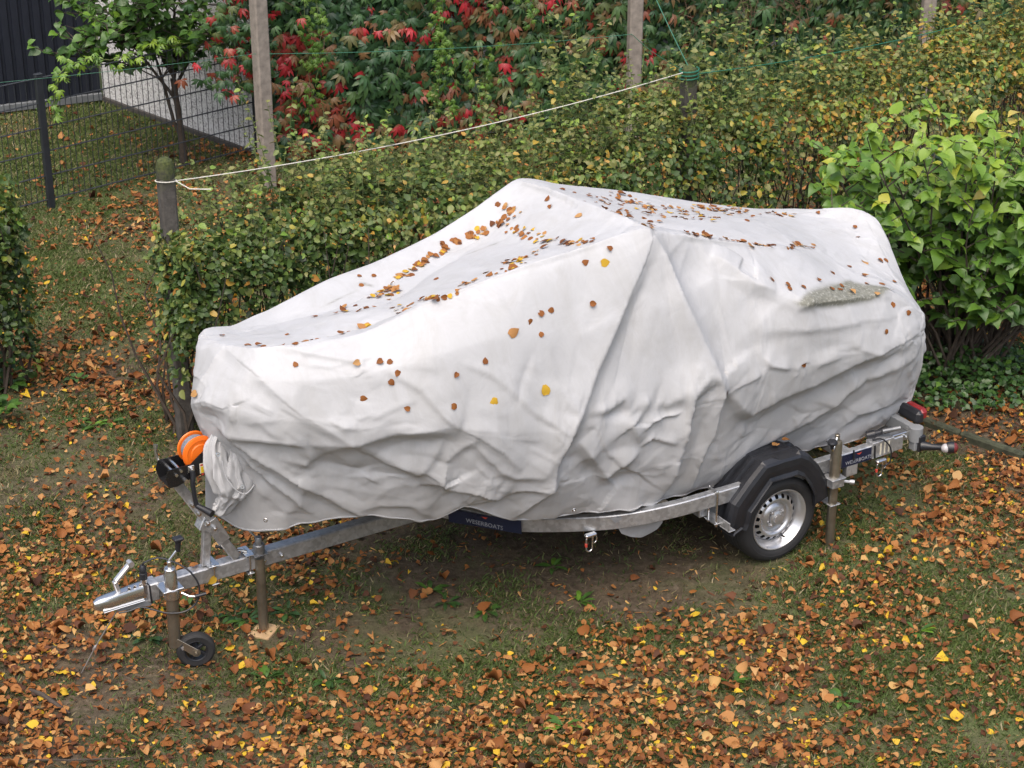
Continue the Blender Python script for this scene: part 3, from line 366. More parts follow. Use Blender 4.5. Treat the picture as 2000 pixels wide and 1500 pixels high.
def foliage(root, part, kind, P, N, H, size, tone, mat, n=300, hide=None):
    """the n leaves that show largest become parts, the rest one stuff part"""
    off = tuple(root.location); x, y, z = px_of(P)
    ok = (x > 8) & (x < 1992) & (y > 8) & (y < 1492)
    if hide is not None: ok &= ~hide(x, y)
    score = size / z * np.where(ok, 1, 0) * (.75 + .5 * RNG.random(len(P)))
    idx = np.argsort(-score)[:n]; idx = idx[score[idx] > 0]
    m = np.zeros(len(P), bool); m[idx] = True
    leaf_objs(part, kind, P[m], N[m], H[m], size[m], tone[m], mat, root, off)
    leaf_stuff('foliage', kind, P[~m], N[~m], H[~m], size[~m], tone[~m], mat, root, off)
def rnd(n, k=3): return RNG.normal(size=(n, k))

M['leaf_litter'] = leafmat('fallen_leaf', [(0, (.05, .022, .012)), (.18, (.12, .045, .020)), (.42, (.235, .085, .022)), (.6, (.35, .145, .040)), (.78, (.46, .25, .095)), (.86, (.50, .31, .13)), (.92, (.55, .34, .035)), (1, (.62, .42, .03))], .65, .12, .25)
M['leaf_hedge'] = leafmat('hedge_leaf', [(0, (0.018, 0.036, 0.012)), (.2, (0.036, 0.073, 0.018)), (.42, (0.072, 0.130, 0.026)), (.55, (0.163, 0.215, 0.052)), (.66, (0.221, 0.215, 0.072)), (.74, (0.169, 0.312, 0.046)), (.84, (0.390, 0.312, 0.046)), (.92, (0.442, 0.234, 0.052)), (1, (0.390, 0.156, 0.052))], .45, .18, .42)
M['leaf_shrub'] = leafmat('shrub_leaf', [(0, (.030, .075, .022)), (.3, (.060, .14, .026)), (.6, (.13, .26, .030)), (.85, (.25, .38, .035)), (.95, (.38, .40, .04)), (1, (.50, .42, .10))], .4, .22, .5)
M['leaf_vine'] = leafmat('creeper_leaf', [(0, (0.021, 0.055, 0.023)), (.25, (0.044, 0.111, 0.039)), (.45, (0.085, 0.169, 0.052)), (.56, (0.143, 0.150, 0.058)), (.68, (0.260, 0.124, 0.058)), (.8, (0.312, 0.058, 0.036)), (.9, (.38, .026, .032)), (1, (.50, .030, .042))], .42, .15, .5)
M['leaf_young'] = leafmat('young_creeper_leaf', [(0, (.07, .17, .025)), (1, (.16, .28, .045))], .45, .2, .4)
M['grass'] = leafmat('grass_blade', [(0, (.035, .055, .015)), (.35, (.070, .115, .026)), (.6, (.12, .165, .040)), (.75, (.17, .155, .065)), (1, (.34, .28, .17))], .6, .15, .3)

# ------------------------------------------------------------------ ground
DP = np.array([d[:2] for d in DENS]); DV = np.array([d[2:] for d in DENS])
def field(P):
    P = np.asarray(P)[:, :2]; out = np.zeros((len(P), 3))
    for i in range(0, len(P), 20000):
        d2 = ((P[i:i + 20000, None] - DP[None]) ** 2).sum(-1); wt = 1 / (d2 + .03) ** 1.7
        out[i:i + 20000] = wt @ DV / wt.sum(1, keepdims=True)
    return out
def gz(P):
    P = np.asarray(P)[:, :2]; return .014 * noise(P, .9, 3) + .006 * noise(P, 3.7, 5)
def axis_pts(lo, hi, a, b, step):
    t = list(np.arange(a, b + 1e-6, step)); d = step; x = a
    while x > lo: d *= 1.35; x -= d; t.insert(0, x)
    d = step; x = b
    while x < hi: d *= 1.35; x += d; t.append(x)
    return np.array(t)
gx = axis_pts(-120, 120, -5.2, 5.2, .06); gy = axis_pts(-60, 180, 7.4, 19.0, .06)
GX, GY = np.meshgrid(gx, gy, indexing='ij'); gp = np.stack([GX.ravel(), GY.ravel()], 1)
fl = field(gp); nn = len(gy); gi = np.arange(len(gp)).reshape(GX.shape)
near = (np.abs(gp[:, 0]) < 6) & (gp[:, 1] > 6.5) & (gp[:, 1] < 20)
gV = np.column_stack([gp, gz(gp) + np.where(near, .006 * noise(gp, 11, 8) + .004 * noise(gp, 23, 9), 0)])
gF = np.stack([gi[:-1, :-1], gi[1:, :-1], gi[1:, 1:], gi[:-1, 1:]], -1).reshape(-1, 4)
k = NT('garden_soil')
a = k.noise(3.2, 6, .65); b = k.noise(22, 6, .7); c = k.noise(90, 4, .6)
soil = k.ramp(b, [(.3, (.034, .026, .018)), (.55, (.080, .062, .043)), (.8, (.16, .13, .10))])
moss = k.ramp(c, [(.3, (.048, .072, .024)), (.6, (.098, .142, .046)), (.8, (.19, .20, .10))])
straw = k.ramp(c, [(.3, (.05, .036, .022)), (.75, (.20, .155, .095))])
g1 = k.math('ADD', k.math('SUBTRACT', k.math('MULTIPLY', k.attr('green'), 1.05), k.math('MULTIPLY', k.attr('dirt'), .38)), k.math('MULTIPLY', k.math('SUBTRACT', a, .5), 1.6), True)
d1 = k.math('MULTIPLY', k.ramp(k.noise(5, 5, .7), [(.48, (0, 0, 0)), (.66, (1, 1, 1))]), .55)
k.l(k.mix(d1, k.mix(g1, soil, moss), straw), k.b.inputs['Base Color']); k.b.inputs['Roughness'].default_value = .95; k.b.inputs['Specular IOR Level'].default_value = .15
k.bump(k.math('ADD', b, k.math('MULTIPLY', c, .5)), .7, .012)
M['soil'] = k.m
ground_ob = link('ground', npmesh('ground', gV, gF, M['soil'], True, {'green': fl[:, 1], 'dirt': fl[:, 2]})); tag(ground_ob, kind='structure')

def in_view(n, ylo=7.7, yhi=18.3, pad=.25):
    Y = ylo + (yhi - ylo) * RNG.random(n); hw = .258 * (Y * .903 + 2.5) + pad
    return np.column_stack([(RNG.random(n) * 2 - 1) * hw, Y])
def behind_walls(P):        # True where a wall or its inside stands
    a_ = WALL_D[0] * (P[:, 1] - WALL_O[1]) - WALL_D[1] * (P[:, 0] - WALL_O[0]); s_ = (P[:, :2] - WALL_O) @ WALL_D
    e = np.array(CORNER) - WALL_O; L_ = np.linalg.norm(e); e = e / L_
    q = (P[:, :2] - WALL_O); cr = e[0] * q[:, 1] - e[1] * q[:, 0]
    return ((a_ > -.05) & (s_ > 0)) | ((cr < 0.05) & (a_ > 0))
WA = R(21); WALL_D = np.array([math.cos(WA), math.sin(WA)]); WALL_N = np.array([math.sin(WA), -math.cos(WA)]); WALL_O = np.array([-2.08, 16.62]); CORNER = (-3.80, 18.30)

# grass
nb = 900000
P = in_view(nb); f = field(P); cl = fbm(P, 2.2, 3, 21)
pr = np.clip(.34 + .7 * f[:, 1] - .62 * f[:, 2] + 1.0 * cl, .05, 1) * np.clip(1.3 - P[:, 1] / 34, .6, 1)
m = (RNG.random(nb) < pr) & ~behind_walls(P); P = P[m]; f = f[m]; cl = cl[m]; n_ = len(P)
P3 = np.column_stack([P, gz(P) - .003]); Hh = np.column_stack([rnd(n_, 2) * .6, np.full(n_, .75)]); N_ = np.column_stack([rnd(n_, 2), np.full(n_, .25)])
dry = noise(P, 1.6, 31) + .5 * f[:, 2] - .25
tone = np.clip(.30 + .16 * f[:, 1] + .12 * RNG.normal(size=n_) + np.where(RNG.random(n_) < .16 + .5 * np.clip(dry, 0, 1), .45, 0), 0, 1)
grass = leaf_stuff('grass', 'blade', P3, N_, Hh, .018 + .024 * RNG.random(n_) + .014 * np.clip(f[:, 1], 0, 1), tone, M['grass'])

# fallen leaves on the lawn
nl = 125000
P = in_view(nl); f = field(P); cl = fbm(P, 1.6, 4, 41); cl2 = noise(P, 7, 43)
pr = np.clip(1.1 * f[:, 0] ** 1.7 * (1 + 1.5 * cl + .5 * cl2), 0.0, 1) * .80
m = (RNG.random(nl) < pr) & ~behind_walls(P); P = P[m]; n_ = len(P); f = f[m]
P3 = np.column_stack([P, gz(P) + .012 + .016 * RNG.random(n_)])
N_ = np.column_stack([rnd(n_, 2) * .34, np.ones(n_)]); Hh = np.column_stack([rnd(n_, 2), rnd(n_, 1) * .2])
tone = np.clip(.44 + .24 * RNG.normal(size=n_) , .02, .87); u_ = RNG.random(n_); tone = np.where(u_ < .045, .95 + .05 * RNG.random(n_), tone)
tone = np.where(P[:, 1] > 15.2, np.minimum(tone, .7), tone)
size = np.clip(.0275 * np.exp(.40 * RNG.normal(size=n_)), .011, .078)
x, y, z = px_of(P3); sc = size / z * ((x > 15) & (x < 1985) & (y > 700) & (y < 1490))
idx = np.argsort(-sc)[:300]; m = np.zeros(n_, bool); m[idx] = True
obs = leaf_objs('fallen_leaf', 'litter', P3[m], N_[m], Hh[m], size[m], tone[m], M['leaf_litter'])
for o, t in zip(obs, tone[m]):
    c_ = 'clear yellow' if t > .9 else ('pale tan' if t > .68 else ('orange brown' if t > .4 else 'dark reddish brown'))
    px_, py_, _z = px_of(np.array([o.location])); px_, py_ = float(px_[0]), float(py_[0])
    side = 'below the coupling' if px_ < 300 and py_ < 1330 else 'in the bottom left corner' if px_ < 420 else 'near the jockey wheel' if px_ < 620 and py_ < 1360 else 'at the bottom, left of centre' if px_ < 900 else 'at the bottom centre' if px_ < 1200 else 'at the bottom, right of centre' if px_ < 1550 else 'right of the wheel' if py_ < 1330 else 'in the bottom right corner'
    tag(o, '%s %s fallen leaf on the lawn %s' % ('big' if o.scale[0] > .058 else 'medium' if o.scale[0] > .046 else 'smaller', c_, side), 'leaf', 'fallen leaves on the lawn')
lit = leaf_stuff('leaf_litter', 'litter', P3[~m], N_[~m], Hh[~m], size[~m], tone[~m], M['leaf_litter'])
tag(lit, 'layer of orange and brown fallen leaves all over the lawn', 'leaf litter', None, 'stuff')
tag(grass, 'short patchy grass growing over the brown soil', 'grass', None, 'stuff')
# crumbs and stalks
nt_ = 15000; P = in_view(nt_, 7.7, 14); m = RNG.random(nt_) < .25 + .6 * field(P)[:, 0]; P = P[m]; n_ = len(P)
crumb = leaf_stuff('leaf_crumbs', 'blade', np.column_stack([P, gz(P) + .008]), np.column_stack([rnd(n_, 2) * .3, np.ones(n_)]), np.column_stack([rnd(n_, 2), np.zeros(n_)]), .02 + .05 * RNG.random(n_), np.clip(.5 + .25 * RNG.normal(size=n_), 0, .88), M['leaf_litter'])
tag(crumb, 'thin leaf stalks and crumbs lying among the grass', 'leaf debris', None, 'stuff')

# ------------------------------------------------------------------ walls
def wall_pt(s_, off, z): q = WALL_O + WALL_D * s_ + WALL_N * off; return Vector((q[0], q[1], z))
k = NT('pebbledash')
v = k.n('ShaderNodeTexVoronoi'); v.inputs['Scale'].default_value = 70; k.l(k.obj(), v.inputs['Vector'])
sp = k.n('ShaderNodeSeparateColor'); k.l(v.outputs['Color'], sp.inputs[0])
c = k.mix(k.math('MULTIPLY', k.noise(2.5, 5), .5), k.ramp(sp.outputs[0], [(.0, (.22, .215, .21)), (.35, (.58, .58, .58)), (.8, (.74, .74, .74))]), (.48, .48, .47))
k.l(c, k.b.inputs['Base Color']); k.b.inputs['Roughness'].default_value = .9; k.bump(v.outputs['Distance'], .8, .01)
M['pebble'] = k.m
house = empty('rendered_house', (WALL_O[0], WALL_O[1], 0)); tag(house, 'pale grey pebbledash house wall behind the small tree and the creeper', 'house')
off = Vector(house.location)
e = Vector((CORNER[0], CORNER[1], 0)); o0 = Vector((WALL_O[0], WALL_O[1], 0)); nrm = Vector((0, 0, 1)).cross(e - o0).normalized()
sgn = -1 if nrm.y < 0 else 1
inn = -nrm if nrm.x < 0 else nrm      # points into the house (to the right)
mb = MB(); H_ = 3.6
mb.prism([o0 - off, e - off, e + inn * .3 - off, o0 + inn * .3 - off], (0, 0, H_)); mb.build('side_wall', M['pebble'], house, False)
mb = MB(); a0 = wall_pt(.02, 0, -.05); a1 = wall_pt(11, 0, -.05); b1 = wall_pt(11, -.3, -.05); b0 = wall_pt(.02, -.3, -.05)
mb.prism([q - off for q in (a0, a1, b1, b0)], (0, 0, H_)); mb.build('front_wall', M['pebble'], house, False)
mb = MB(); mb.beam(e - off + Vector((0, 0, .02)) - inn * .02, o0 - off + Vector((0, 0, .02)) - inn * .02, .03, .045); mb.build('plinth', simple('dark_plinth', (.06, .055, .05), .9), house)

# dark clad building at the left back
k = simple('dark_cladding', (.011, .014, .024), .5, 0, .2, 6)
shed = empty('clad_building', (-4.2, 18.35, 0)); tag(shed, 'dark blue-black building with vertical ribbed cladding behind the mesh fence', 'building')
dA = Vector((math.cos(R(24)), math.sin(R(24)), 0)); pA = Vector((CORNER[0], CORNER[1], 0)) - dA * .02; nA = Vector((dA.y, -dA.x, 0)); so_ = Vector(shed.location)
mb = MB(); L_ = 5.0
mb.prism([q - so_ for q in (pA, pA - dA * L_, pA - dA * L_ - nA * .2, pA - nA * .2)], (0, 0, 3.5)); mb.build('wall', k, shed, False)
mb = MB(); mb.beam(pA - so_ + Vector((0, 0, .05)) + nA * .03, pA - dA * L_ - so_ + Vector((0, 0, .05)) + nA * .03, .05, .07); mb.build('base_sill', simple('grey_sill', (.13, .14, .15), .6), shed)
pitch = .097; prof = [(0, .004), (.022, .004), (.028, .022), (.088, .022), (.094, .004)]
mb = MB(); pts = [dA * (x_ - .0) + nA * d_ for x_, d_ in prof] + [dA * .094 - nA * .0, dA * 0 - nA * .0]
mb.prism([p_ + Vector((0, 0, .09)) for p_ in pts], (0, 0, 3.4)); bme = mb.mesh('cladding_board', k, False)
for i in range(int(L_ / pitch)):
    link('cladding_board', bme, shed, None, pA - dA * (pitch * (i + 1)) + nA * .003 - so_)

# ------------------------------------------------------------------ posts and wires
M['concrete'] = simple('old_concrete', (.24, .21, .18), .9, 0, .3, 16, .4)
k = NT('mossy_concrete'); f = k.noise(14, 6, .7); zz = k.n('ShaderNodeSeparateXYZ'); k.l(k.obj(), zz.inputs[0])
h = k.math('ADD', k.math('MULTIPLY', k.math('SUBTRACT', zz.outputs[2], 1.66), 6), k.math('MULTIPLY', k.math('SUBTRACT', f, .5), 2.5), True)
k.l(k.mix(h, k.ramp(f, [(.3, (.035, .032, .028)), (.7, (.115, .105, .095))]), k.ramp(k.noise(60, 4), [(.3, (.015, .025, .008)), (.7, (.085, .10, .028))])), k.b.inputs['Base Color']); k.b.inputs['Roughness'].default_value = .95; k.bump(k.noise(80, 4), .6, .006)
M['mossy'] = k.m
def tall_post(x_, y_, rz, label, hgt=3.2):
    r_ = empty('concrete_post', (x_, y_, 0), rz); tag(r_, label, 'post', 'tall concrete posts in front of the creeper wall')
    mb = MB(); mb.box((0, 0, hgt / 2), (.115, .115, hgt), None, .012); mb.build('shaft', M['concrete'], r_); return r_
tp1 = tall_post(-2.01, 15.9, R(35), 'tall square concrete post left of the creeper wall, beside the mesh fence')
tp2 = tall_post(1.05, 17.05, R(12), 'tall grey concrete post in the middle, in front of the green creeper')
tp3 = tall_post(3.76, 18.1, R(5), 'tall concrete post furthest right, rising behind the yellowing hedge')
p1 = Vector((-2.03, 11.33, 0)); p2 = Vector((1.18, 13.18, 0))
mb = MB(); mb.box((0, 0, .87), (.095, .095, 1.74), None, .012); a = mb.build('hedge_post', M['mossy'], None, True, p1); a.rotation_euler.z = R(25)
mb2 = MB()
mb2.lathe((0, 0, 1.74), (0, 0, 1), [(.048, -.02), (.055, 0), (.054, .06), (.044, .10), (.023, .116), (.001, .12)], 16)
cap = mb2.build('post_cap', M['mossy'], a); tag(a, 'short mossy round-topped concrete post at the left end of the hedge', 'post')
b = link('hedge_post', a.data, None, None, p2); tag(b, 'short mossy concrete post with green wire tied on, inside the hedge', 'post'); c2 = link('post_cap', cap.data, b); b.rotation_euler.z = R(25)
def cord(name, pts, r, mat, label, cat='cord'):
    mb = MB(); mb.tube(pts, r, 6); o = mb.build(name, mat); tag(o, label, cat); return o
def sag(a, b, s_, n=24):
    a, b = Vector(a), Vector(b); return [a.lerp(b, i / n) - Vector((0, 0, s_ * 4 * (i / n) * (1 - i / n))) for i in range(n + 1)]
ca = p1 + Vector((.06, -.02, 1.72)); cb = p2 + Vector((-.05, -.07, 1.83))
cord('white_cord', sag(ca, cb, .07) + [], .0034, M['white_cord'], 'white cord stretched between the two short posts over the hedge')
cord('cord_tail', [p1 + Vector((.062 * math.cos(t), .062 * math.sin(t), 1.715 - .01 * math.sin(t))) * 1 for t in [x * .4 for x in range(16)]] + [ca, ca + Vector((.08, 0, -.05)), ca + Vector((.2, .02, -.06))], .0035, M['white_cord'], 'white cord end looped round the mossy post at the hedge end')
w1 = Vector((-6.5, 14.2, 1.22)); w2 = Vector((-2.06, 15.84, 1.16)); w3 = Vector((1.02, 16.98, 1.00)); 
cord('green_wire', sag(w1, w2, .05) , .002, M['green_wire'], 'thin green wire running left from the tall post over the mesh fence', 'wire')
cord('green_wire', sag(w2, w3, .04), .0028, M['green_wire'], 'thin green wire across the creeper between the left and middle tall posts', 'wire')
cord('green_wire', sag(w3, p2 + Vector((0, .05, 1.80)), .03), .0028, M['green_wire'], 'thin green wire from the middle tall post to the short hedge post', 'wire')
cord('green_wire', sag(Vector((.62, 14.0, 2.95)), p2 + Vector((0, .0, 1.84)), .04), .0035, M['green_wire'], 'green wire slanting steeply down from above to the short hedge post', 'wire')
cord('green_wire', sag(p2 + Vector((.04, 0, 1.80)), Vector((5.2, 15.9, 1.92)), .12), .0035, M['green_wire'], 'green wire running right from the short hedge post above the yellowing hedge', 'wire')
cord('white_cord', sag(Vector((3.9, 15.2, 2.5)), Vector((5.4, 15.7, 2.45)), .02), .007, M['white_cord'], 'short stretch of white cord in the top right corner')
cord('wire_loop', [p2 + Vector((.066 * math.cos(t), .066 * math.sin(t), 1.76 + t * .004)) for t in [x * .5 for x in range(40)]], .005, M['green_wire'], 'green wire wound round the head of the short hedge post', 'wire')
cord('wire_loop', [Vector((-2.01, 15.9, 0)) + Vector((.088 * math.cos(t), .088 * math.sin(t), 1.93 + .02 * math.sin(2 * t) + t * .003)) for t in [x * .4 for x in range(34)]], .005, M['green_wire'], 'green wire wound round the left tall concrete post near the top of the frame', 'wire')

# ------------------------------------------------------------------ mesh fence
fd = Vector((math.cos(R(40.5)), math.sin(R(40.5)), 0)); f0 = Vector((-3.70, 15.43, 0))
fence = empty('mesh_fence', f0); tag(fence, 'anthracite double-rod mesh fence with one post at the left back', 'fence')
def fpost(t, nm='post'):
    mb = MB(); mb.box(fd * t + Vector((0, 0, .55)), (.06, .04, 1.12), Matrix.Rotation(R(40.5), 3, 'Z'), .005); mb.box(fd * t + Vector((0, 0, 1.117)), (.064, .044, .012), Matrix.Rotation(R(40.5), 3, 'Z'), .003); return mb.build(nm, M['anthracite'], fence)
fpost(0); fpost(-2.52); fpost(2.0)
vm = MB(); vm.cyl((0, 0, .07), (0, 0, 1.10), .0032, n=5); vme = vm.mesh('vertical_rod', M['anthracite'])
for side, n_ in ((1, 39), (-1, 48)):
    L_ = .05 * n_
    for i in range(1, n_ + 1): link('vertical_rod', vme, fence, None, fd * (.04 + .05 * (i - .5)) * side)
    hm = MB(); x_ = fd * .03 * side
    for d_ in (-.006, .006): hm.cyl(x_ + Vector((-fd.y, fd.x, 0)) * d_, x_ + fd * L_ * side + Vector((-fd.y, fd.x, 0)) * d_, .0042, n=6)
    hme = hm.mesh('horizontal_rod', M['anthracite'])
    for j in range(6): link('horizontal_rod', hme, fence, None, (0, 0, .085 + .2 * j))

# lawn edging at the right
k = simple('mossy_edging', (.045, .050, .030), .95, 0, .5, 22, .5)
ed = empty('lawn_edging', (2.35, 11.8, 0)); tag(ed, 'dark mossy concrete edging strip at the right between lawn and shrub bed', 'edging')
pe = [Vector((2.10, 12.02, 0)), Vector((2.47, 11.70, 0)), Vector((2.80, 11.38, 0)), Vector((3.13, 11.08, 0)), Vector((3.6, 10.7, 0))]
for i in range(4):
    mb = MB(); d_ = (pe[i + 1] - pe[i]).normalized(); mb.beam(pe[i] - Vector((2.35, 11.8, 0)) + d_ * .004 + Vector((0, 0, .012)), pe[i + 1] - Vector((2.35, 11.8, 0)) - d_ * .004 + Vector((0, 0, .012)), .055, .07, ch=.012); mb.build('edging_stone', k, ed)
for nm, pts, r_, lb in (('stick', [(-2.41, 8.56, .02), (-2.33, 8.50, .03), (-2.24, 8.42, .02), (-2.17, 8.36, .015)], [.010, .013, .011, .006], 'dark bent stick lying among leaves at the lower left'),
                       ('twig', [(-2.3, 7.98, .015), (-2.1, 7.97, .02), (-1.95, 7.99, .012), (-1.8, 8.0, .012)], [.004, .005, .004, .002], 'thin greenish twig lying on the leaves at the bottom left edge')):
    mb = MB(); mb.tube(pts, r_, 7); tag(mb.build(nm, M['bark']), lb, nm)

# ------------------------------------------------------------------ plants
HD = np.array([math.cos(R(30)), math.sin(R(30))]); HN = np.array([HD[1], -HD[0]])
def cover_hide(x, y):          # roughly where the covered boat hides what is behind it
    return (x > 385) & (x < 1790) & (y > np.interp(x, [385, 480, 700, 850, 1010, 1250, 1480, 1670, 1790], [655, 640, 535, 460, 352, 385, 415, 412, 600]))
def make_hedge(o0, L_, top, half, seed, dens, root, brown=0, dark=0, zmin=.12, rough=1.0, endz=.12):
    """returns leaf arrays of a box hedge with a loose, uneven shell"""
    rg = np.random.default_rng(seed)
    def at(a, b, z): return np.column_stack([o0[0] + HD[0] * a + HN[0] * b, o0[1] + HD[1] * a + HN[1] * b, z])
    PP = []; NN = []
    up = np.array([0, 0, 1.0]); hn = np.array([HN[0], HN[1], 0]); hd = np.array([HD[0], HD[1], 0])
    # front
    n_ = int(L_ * 1.5 * dens); a = rg.random(n_) * L_; zmin_ = np.where(a < .5, endz, zmin); z = zmin_ + rg.random(n_) ** .75 * (top(a) - zmin_)
    bb = half + .10 * noise(np.column_stack([a, z]), 1.7, seed) + .05 * noise(np.column_stack([a, z]), 5, seed + 1) - rg.exponential(.05, n_) - .10 * np.clip((z - top(a) + .2) / .2, 0, 1) ** 2
    PP.append(at(a, bb, z)); NN.append(hn * .75 + up * .55 + rg.normal(size=(n_, 3)) * .45)
    # top
    n_ = int(L_ * half * 2.1 * dens * 1.15); a = rg.random(n_) * L_; b_ = (rg.random(n_) * 2 - 1) * half
    z = top(a) + .13 * noise(np.column_stack([a, b_]), 1.6, seed + 3) + .12 * noise(np.column_stack([a, b_]), 4.5, seed + 4) * rough - rg.exponential(.06, n_) - .14 * np.abs(b_ / half) ** 4
    PP.append(at(a, b_, z)); NN.append(up * 1.0 + hn * .15 + rg.normal(size=(n_, 3)) * .5)
    # left end
    n_ = int(half * 2 * 1.5 * dens); b_ = (rg.random(n_) * 2 - 1) * half; z = endz + rg.random(n_) ** .8 * (1.42 - endz)
    a = .02 + .07 * noise(np.column_stack([b_, z]), 2, seed + 6) + rg.exponential(.06, n_)
    PP.append(at(a, b_, z)); NN.append(-hd * .6 + up * .6 + rg.normal(size=(n_, 3)) * .5)
    P = np.concatenate(PP); N = np.concatenate(NN); n_ = len(P)
    al_ = (P[:, :2] - o0) @ HD; kp = ~((al_ < .5) & (((P[:, :2] - o0) @ HN) < -.22 * half - .3 * al_)); P = P[kp]; N = N[kp]; n_ = len(P)
    kp = rg.random(n_) < np.clip(.62 + 1.5 * fbm(P, 3.1, 3, seed + 20), .12, 1); P = P[kp]; N = N[kp]; n_ = len(P)
    H = rg.normal(size=(n_, 3)) * .7 + hn * .4 - up * .25
    al = (P[:, :2] - o0) @ HD
    cl = fbm(P, 1.3, 3, seed + 9)
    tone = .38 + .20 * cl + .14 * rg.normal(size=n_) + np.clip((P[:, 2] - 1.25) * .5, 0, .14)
    br = np.clip(1.15 * brown * np.clip((al - 2.6) / 2.2, 0, 1) + .9 * cl, 0, 1) * (P[:, 2] > .7)
    tone = np.where(rg.random(n_) < .05 + .65 * br, .58 + .36 * rg.random(n_) ** .9, tone) - dark
    tone = np.where(rg.random(n_) < .02, .8 + .15 * rg.random(n_), tone)
    return P, N, H, np.clip(.040 + .011 * rg.normal(size=n_), .018, .066), np.clip(tone, 0, 1)
def hedge_top(a): return 1.40 + .03 * np.sin(a * 2.1) + np.interp(a, [0, .35, .8, 2.5, 4, 6, 9], [-.30, -.05, .0, .02, .12, .17, .22])
ho = np.array([-2.15, 11.31])
hedge = empty('hedge', (ho[0], ho[1], 0)); tag(hedge, 'long green and yellowing clipped hedge behind the covered boat', 'hedge')
P, N, H, s_, t_ = make_hedge(ho, 9.5, hedge_top, .43, 5, 2500, hedge, .85, endz=.52)
# shoots standing out of the top
shoots = MB(); sp = []
def shoot(base, hgt, lean, leafs):
    q = Vector(base); pts = [q.copy()]; d = Vector((lean[0], lean[1], 1)).normalized()
    for i in range(6):
        d = (d + Vector((random.gauss(0, .06), random.gauss(0, .06), 0))).normalized(); q = q + d * hgt / 6; pts.append(q.copy())
    shoots.tube(pts, [.004 - .0004 * i for i in range(7)], 4, False)
    for i in range(leafs):
        t = .12 + .9 * (i / leafs); j = min(5, int(t * 6)); f_ = t * 6 - j; c = pts[j].lerp(pts[j + 1], min(f_, 1)); an = i * 2.4 + random.random()
        h = Vector((math.cos(an), math.sin(an), .35)); sp.append((c, h, t))
r2 = random.Random(3)
for i in range(760):
    a_ = .25 + r2.random() ** .9 * 8.4; b_ = r2.uniform(-.4, .32); tz = float(hedge_top(np.array([a_]))[0])
    hg = abs(r2.gauss(0, .20)) + .08
    shoot((ho[0] + HD[0] * a_ + HN[0] * b_, ho[1] + HD[1] * a_ + HN[1] * b_, tz - .12), hg + .1, (r2.gauss(0, .2), r2.gauss(0, .2)), int(6 + hg * 34))
for a_, b_, hg in ((.55, .0, .35), (.95, -.1, .4), (1.1, .1, .45), (1.25, -.2, .5), (1.5, 0, .5), (1.6, -.2, .35), (.75, -.2, .3), (2.9, -.3, .62), (3.0, -.2, .75), (3.05, -.35, .6), (3.1, -.25, .85), (3.4, .3, .25), (3.75, .25, .3), (3.5, -.3, .4), (4.0, -.2, .45), (4.25, -.3, .6), (4.4, -.2, .7), (4.55, -.3, .55), (4.7, -.2, .45), (5.2, -.2, .45), (5.6, -.3, .4), (6.3, -.3, .3), (6.7, -.1, .5), (7.0, -.2, .6), (7.2, -.3, .5)):
    for j in range(4):
        a2 = a_ + r2.uniform(-.08, .08); tz = float(hedge_top(np.array([a2]))[0])
        shoot((ho[0] + HD[0] * a2 + HN[0] * b_, ho[1] + HD[1] * a2 + HN[1] * b_, tz - .1), hg * r2.uniform(.6, 1.05) + .1, (r2.gauss(0, .16), r2.gauss(0, .14)), int(hg * 44))
n_ = len(sp); sP = np.array([c[:] for c, h, t in sp]); sH = np.array([h[:] for c, h, t in sp])
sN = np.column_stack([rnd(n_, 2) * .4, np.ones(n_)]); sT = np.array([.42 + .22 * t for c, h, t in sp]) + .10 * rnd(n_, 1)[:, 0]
al = (sP[:, :2] - ho) @ HD; sT = np.where(RNG.random(n_) < .05 + .3 * np.clip((al - 4) / 3, 0, 1), .8 + .12 * RNG.random(n_), np.clip(sT, 0, .76))
P = np.concatenate([P, sP]); N = np.concatenate([N, sN]); H = np.concatenate([H, sH]); s_ = np.concatenate([s_, np.clip(.040 + .009 * RNG.normal(size=n_), .02, .06)]); t_ = np.concatenate([t_, sT])
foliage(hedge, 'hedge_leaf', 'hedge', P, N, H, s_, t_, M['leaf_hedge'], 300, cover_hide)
for v_ in range(len(shoots.v)): shoots.v[v_] = (shoots.v[v_][0] - ho[0], shoots.v[v_][1] - ho[1], shoots.v[v_][2])
tag(shoots.build('shoots', M['greentwig'], hedge), kind='stuff')
tw = MB()
for i in range(420):
    a_ = r2.uniform(.02, 9.3); b_ = r2.uniform(-.3, .36); q = Vector((HD[0] * a_ + HN[0] * b_, HD[1] * a_ + HN[1] * b_, 0)); pts = [q.copy()]
    for j in range(5): q = q + Vector((r2.gauss(0, .06), r2.gauss(0, .06), .27)); pts.append(q.copy())
    tw.tube(pts, [.012, .010, .008, .006, .005, .003], 4, False)
tag(tw.build('stems', M['bark'], hedge), kind='stuff')

ho2 = np.array([-3.9, 11.9]); 
hedge2 = empty('hedge', (ho2[0], ho2[1], 0)); tag(hedge2, 'dark end of a second clipped hedge at the left edge of the picture', 'hedge')
HD_s = HD
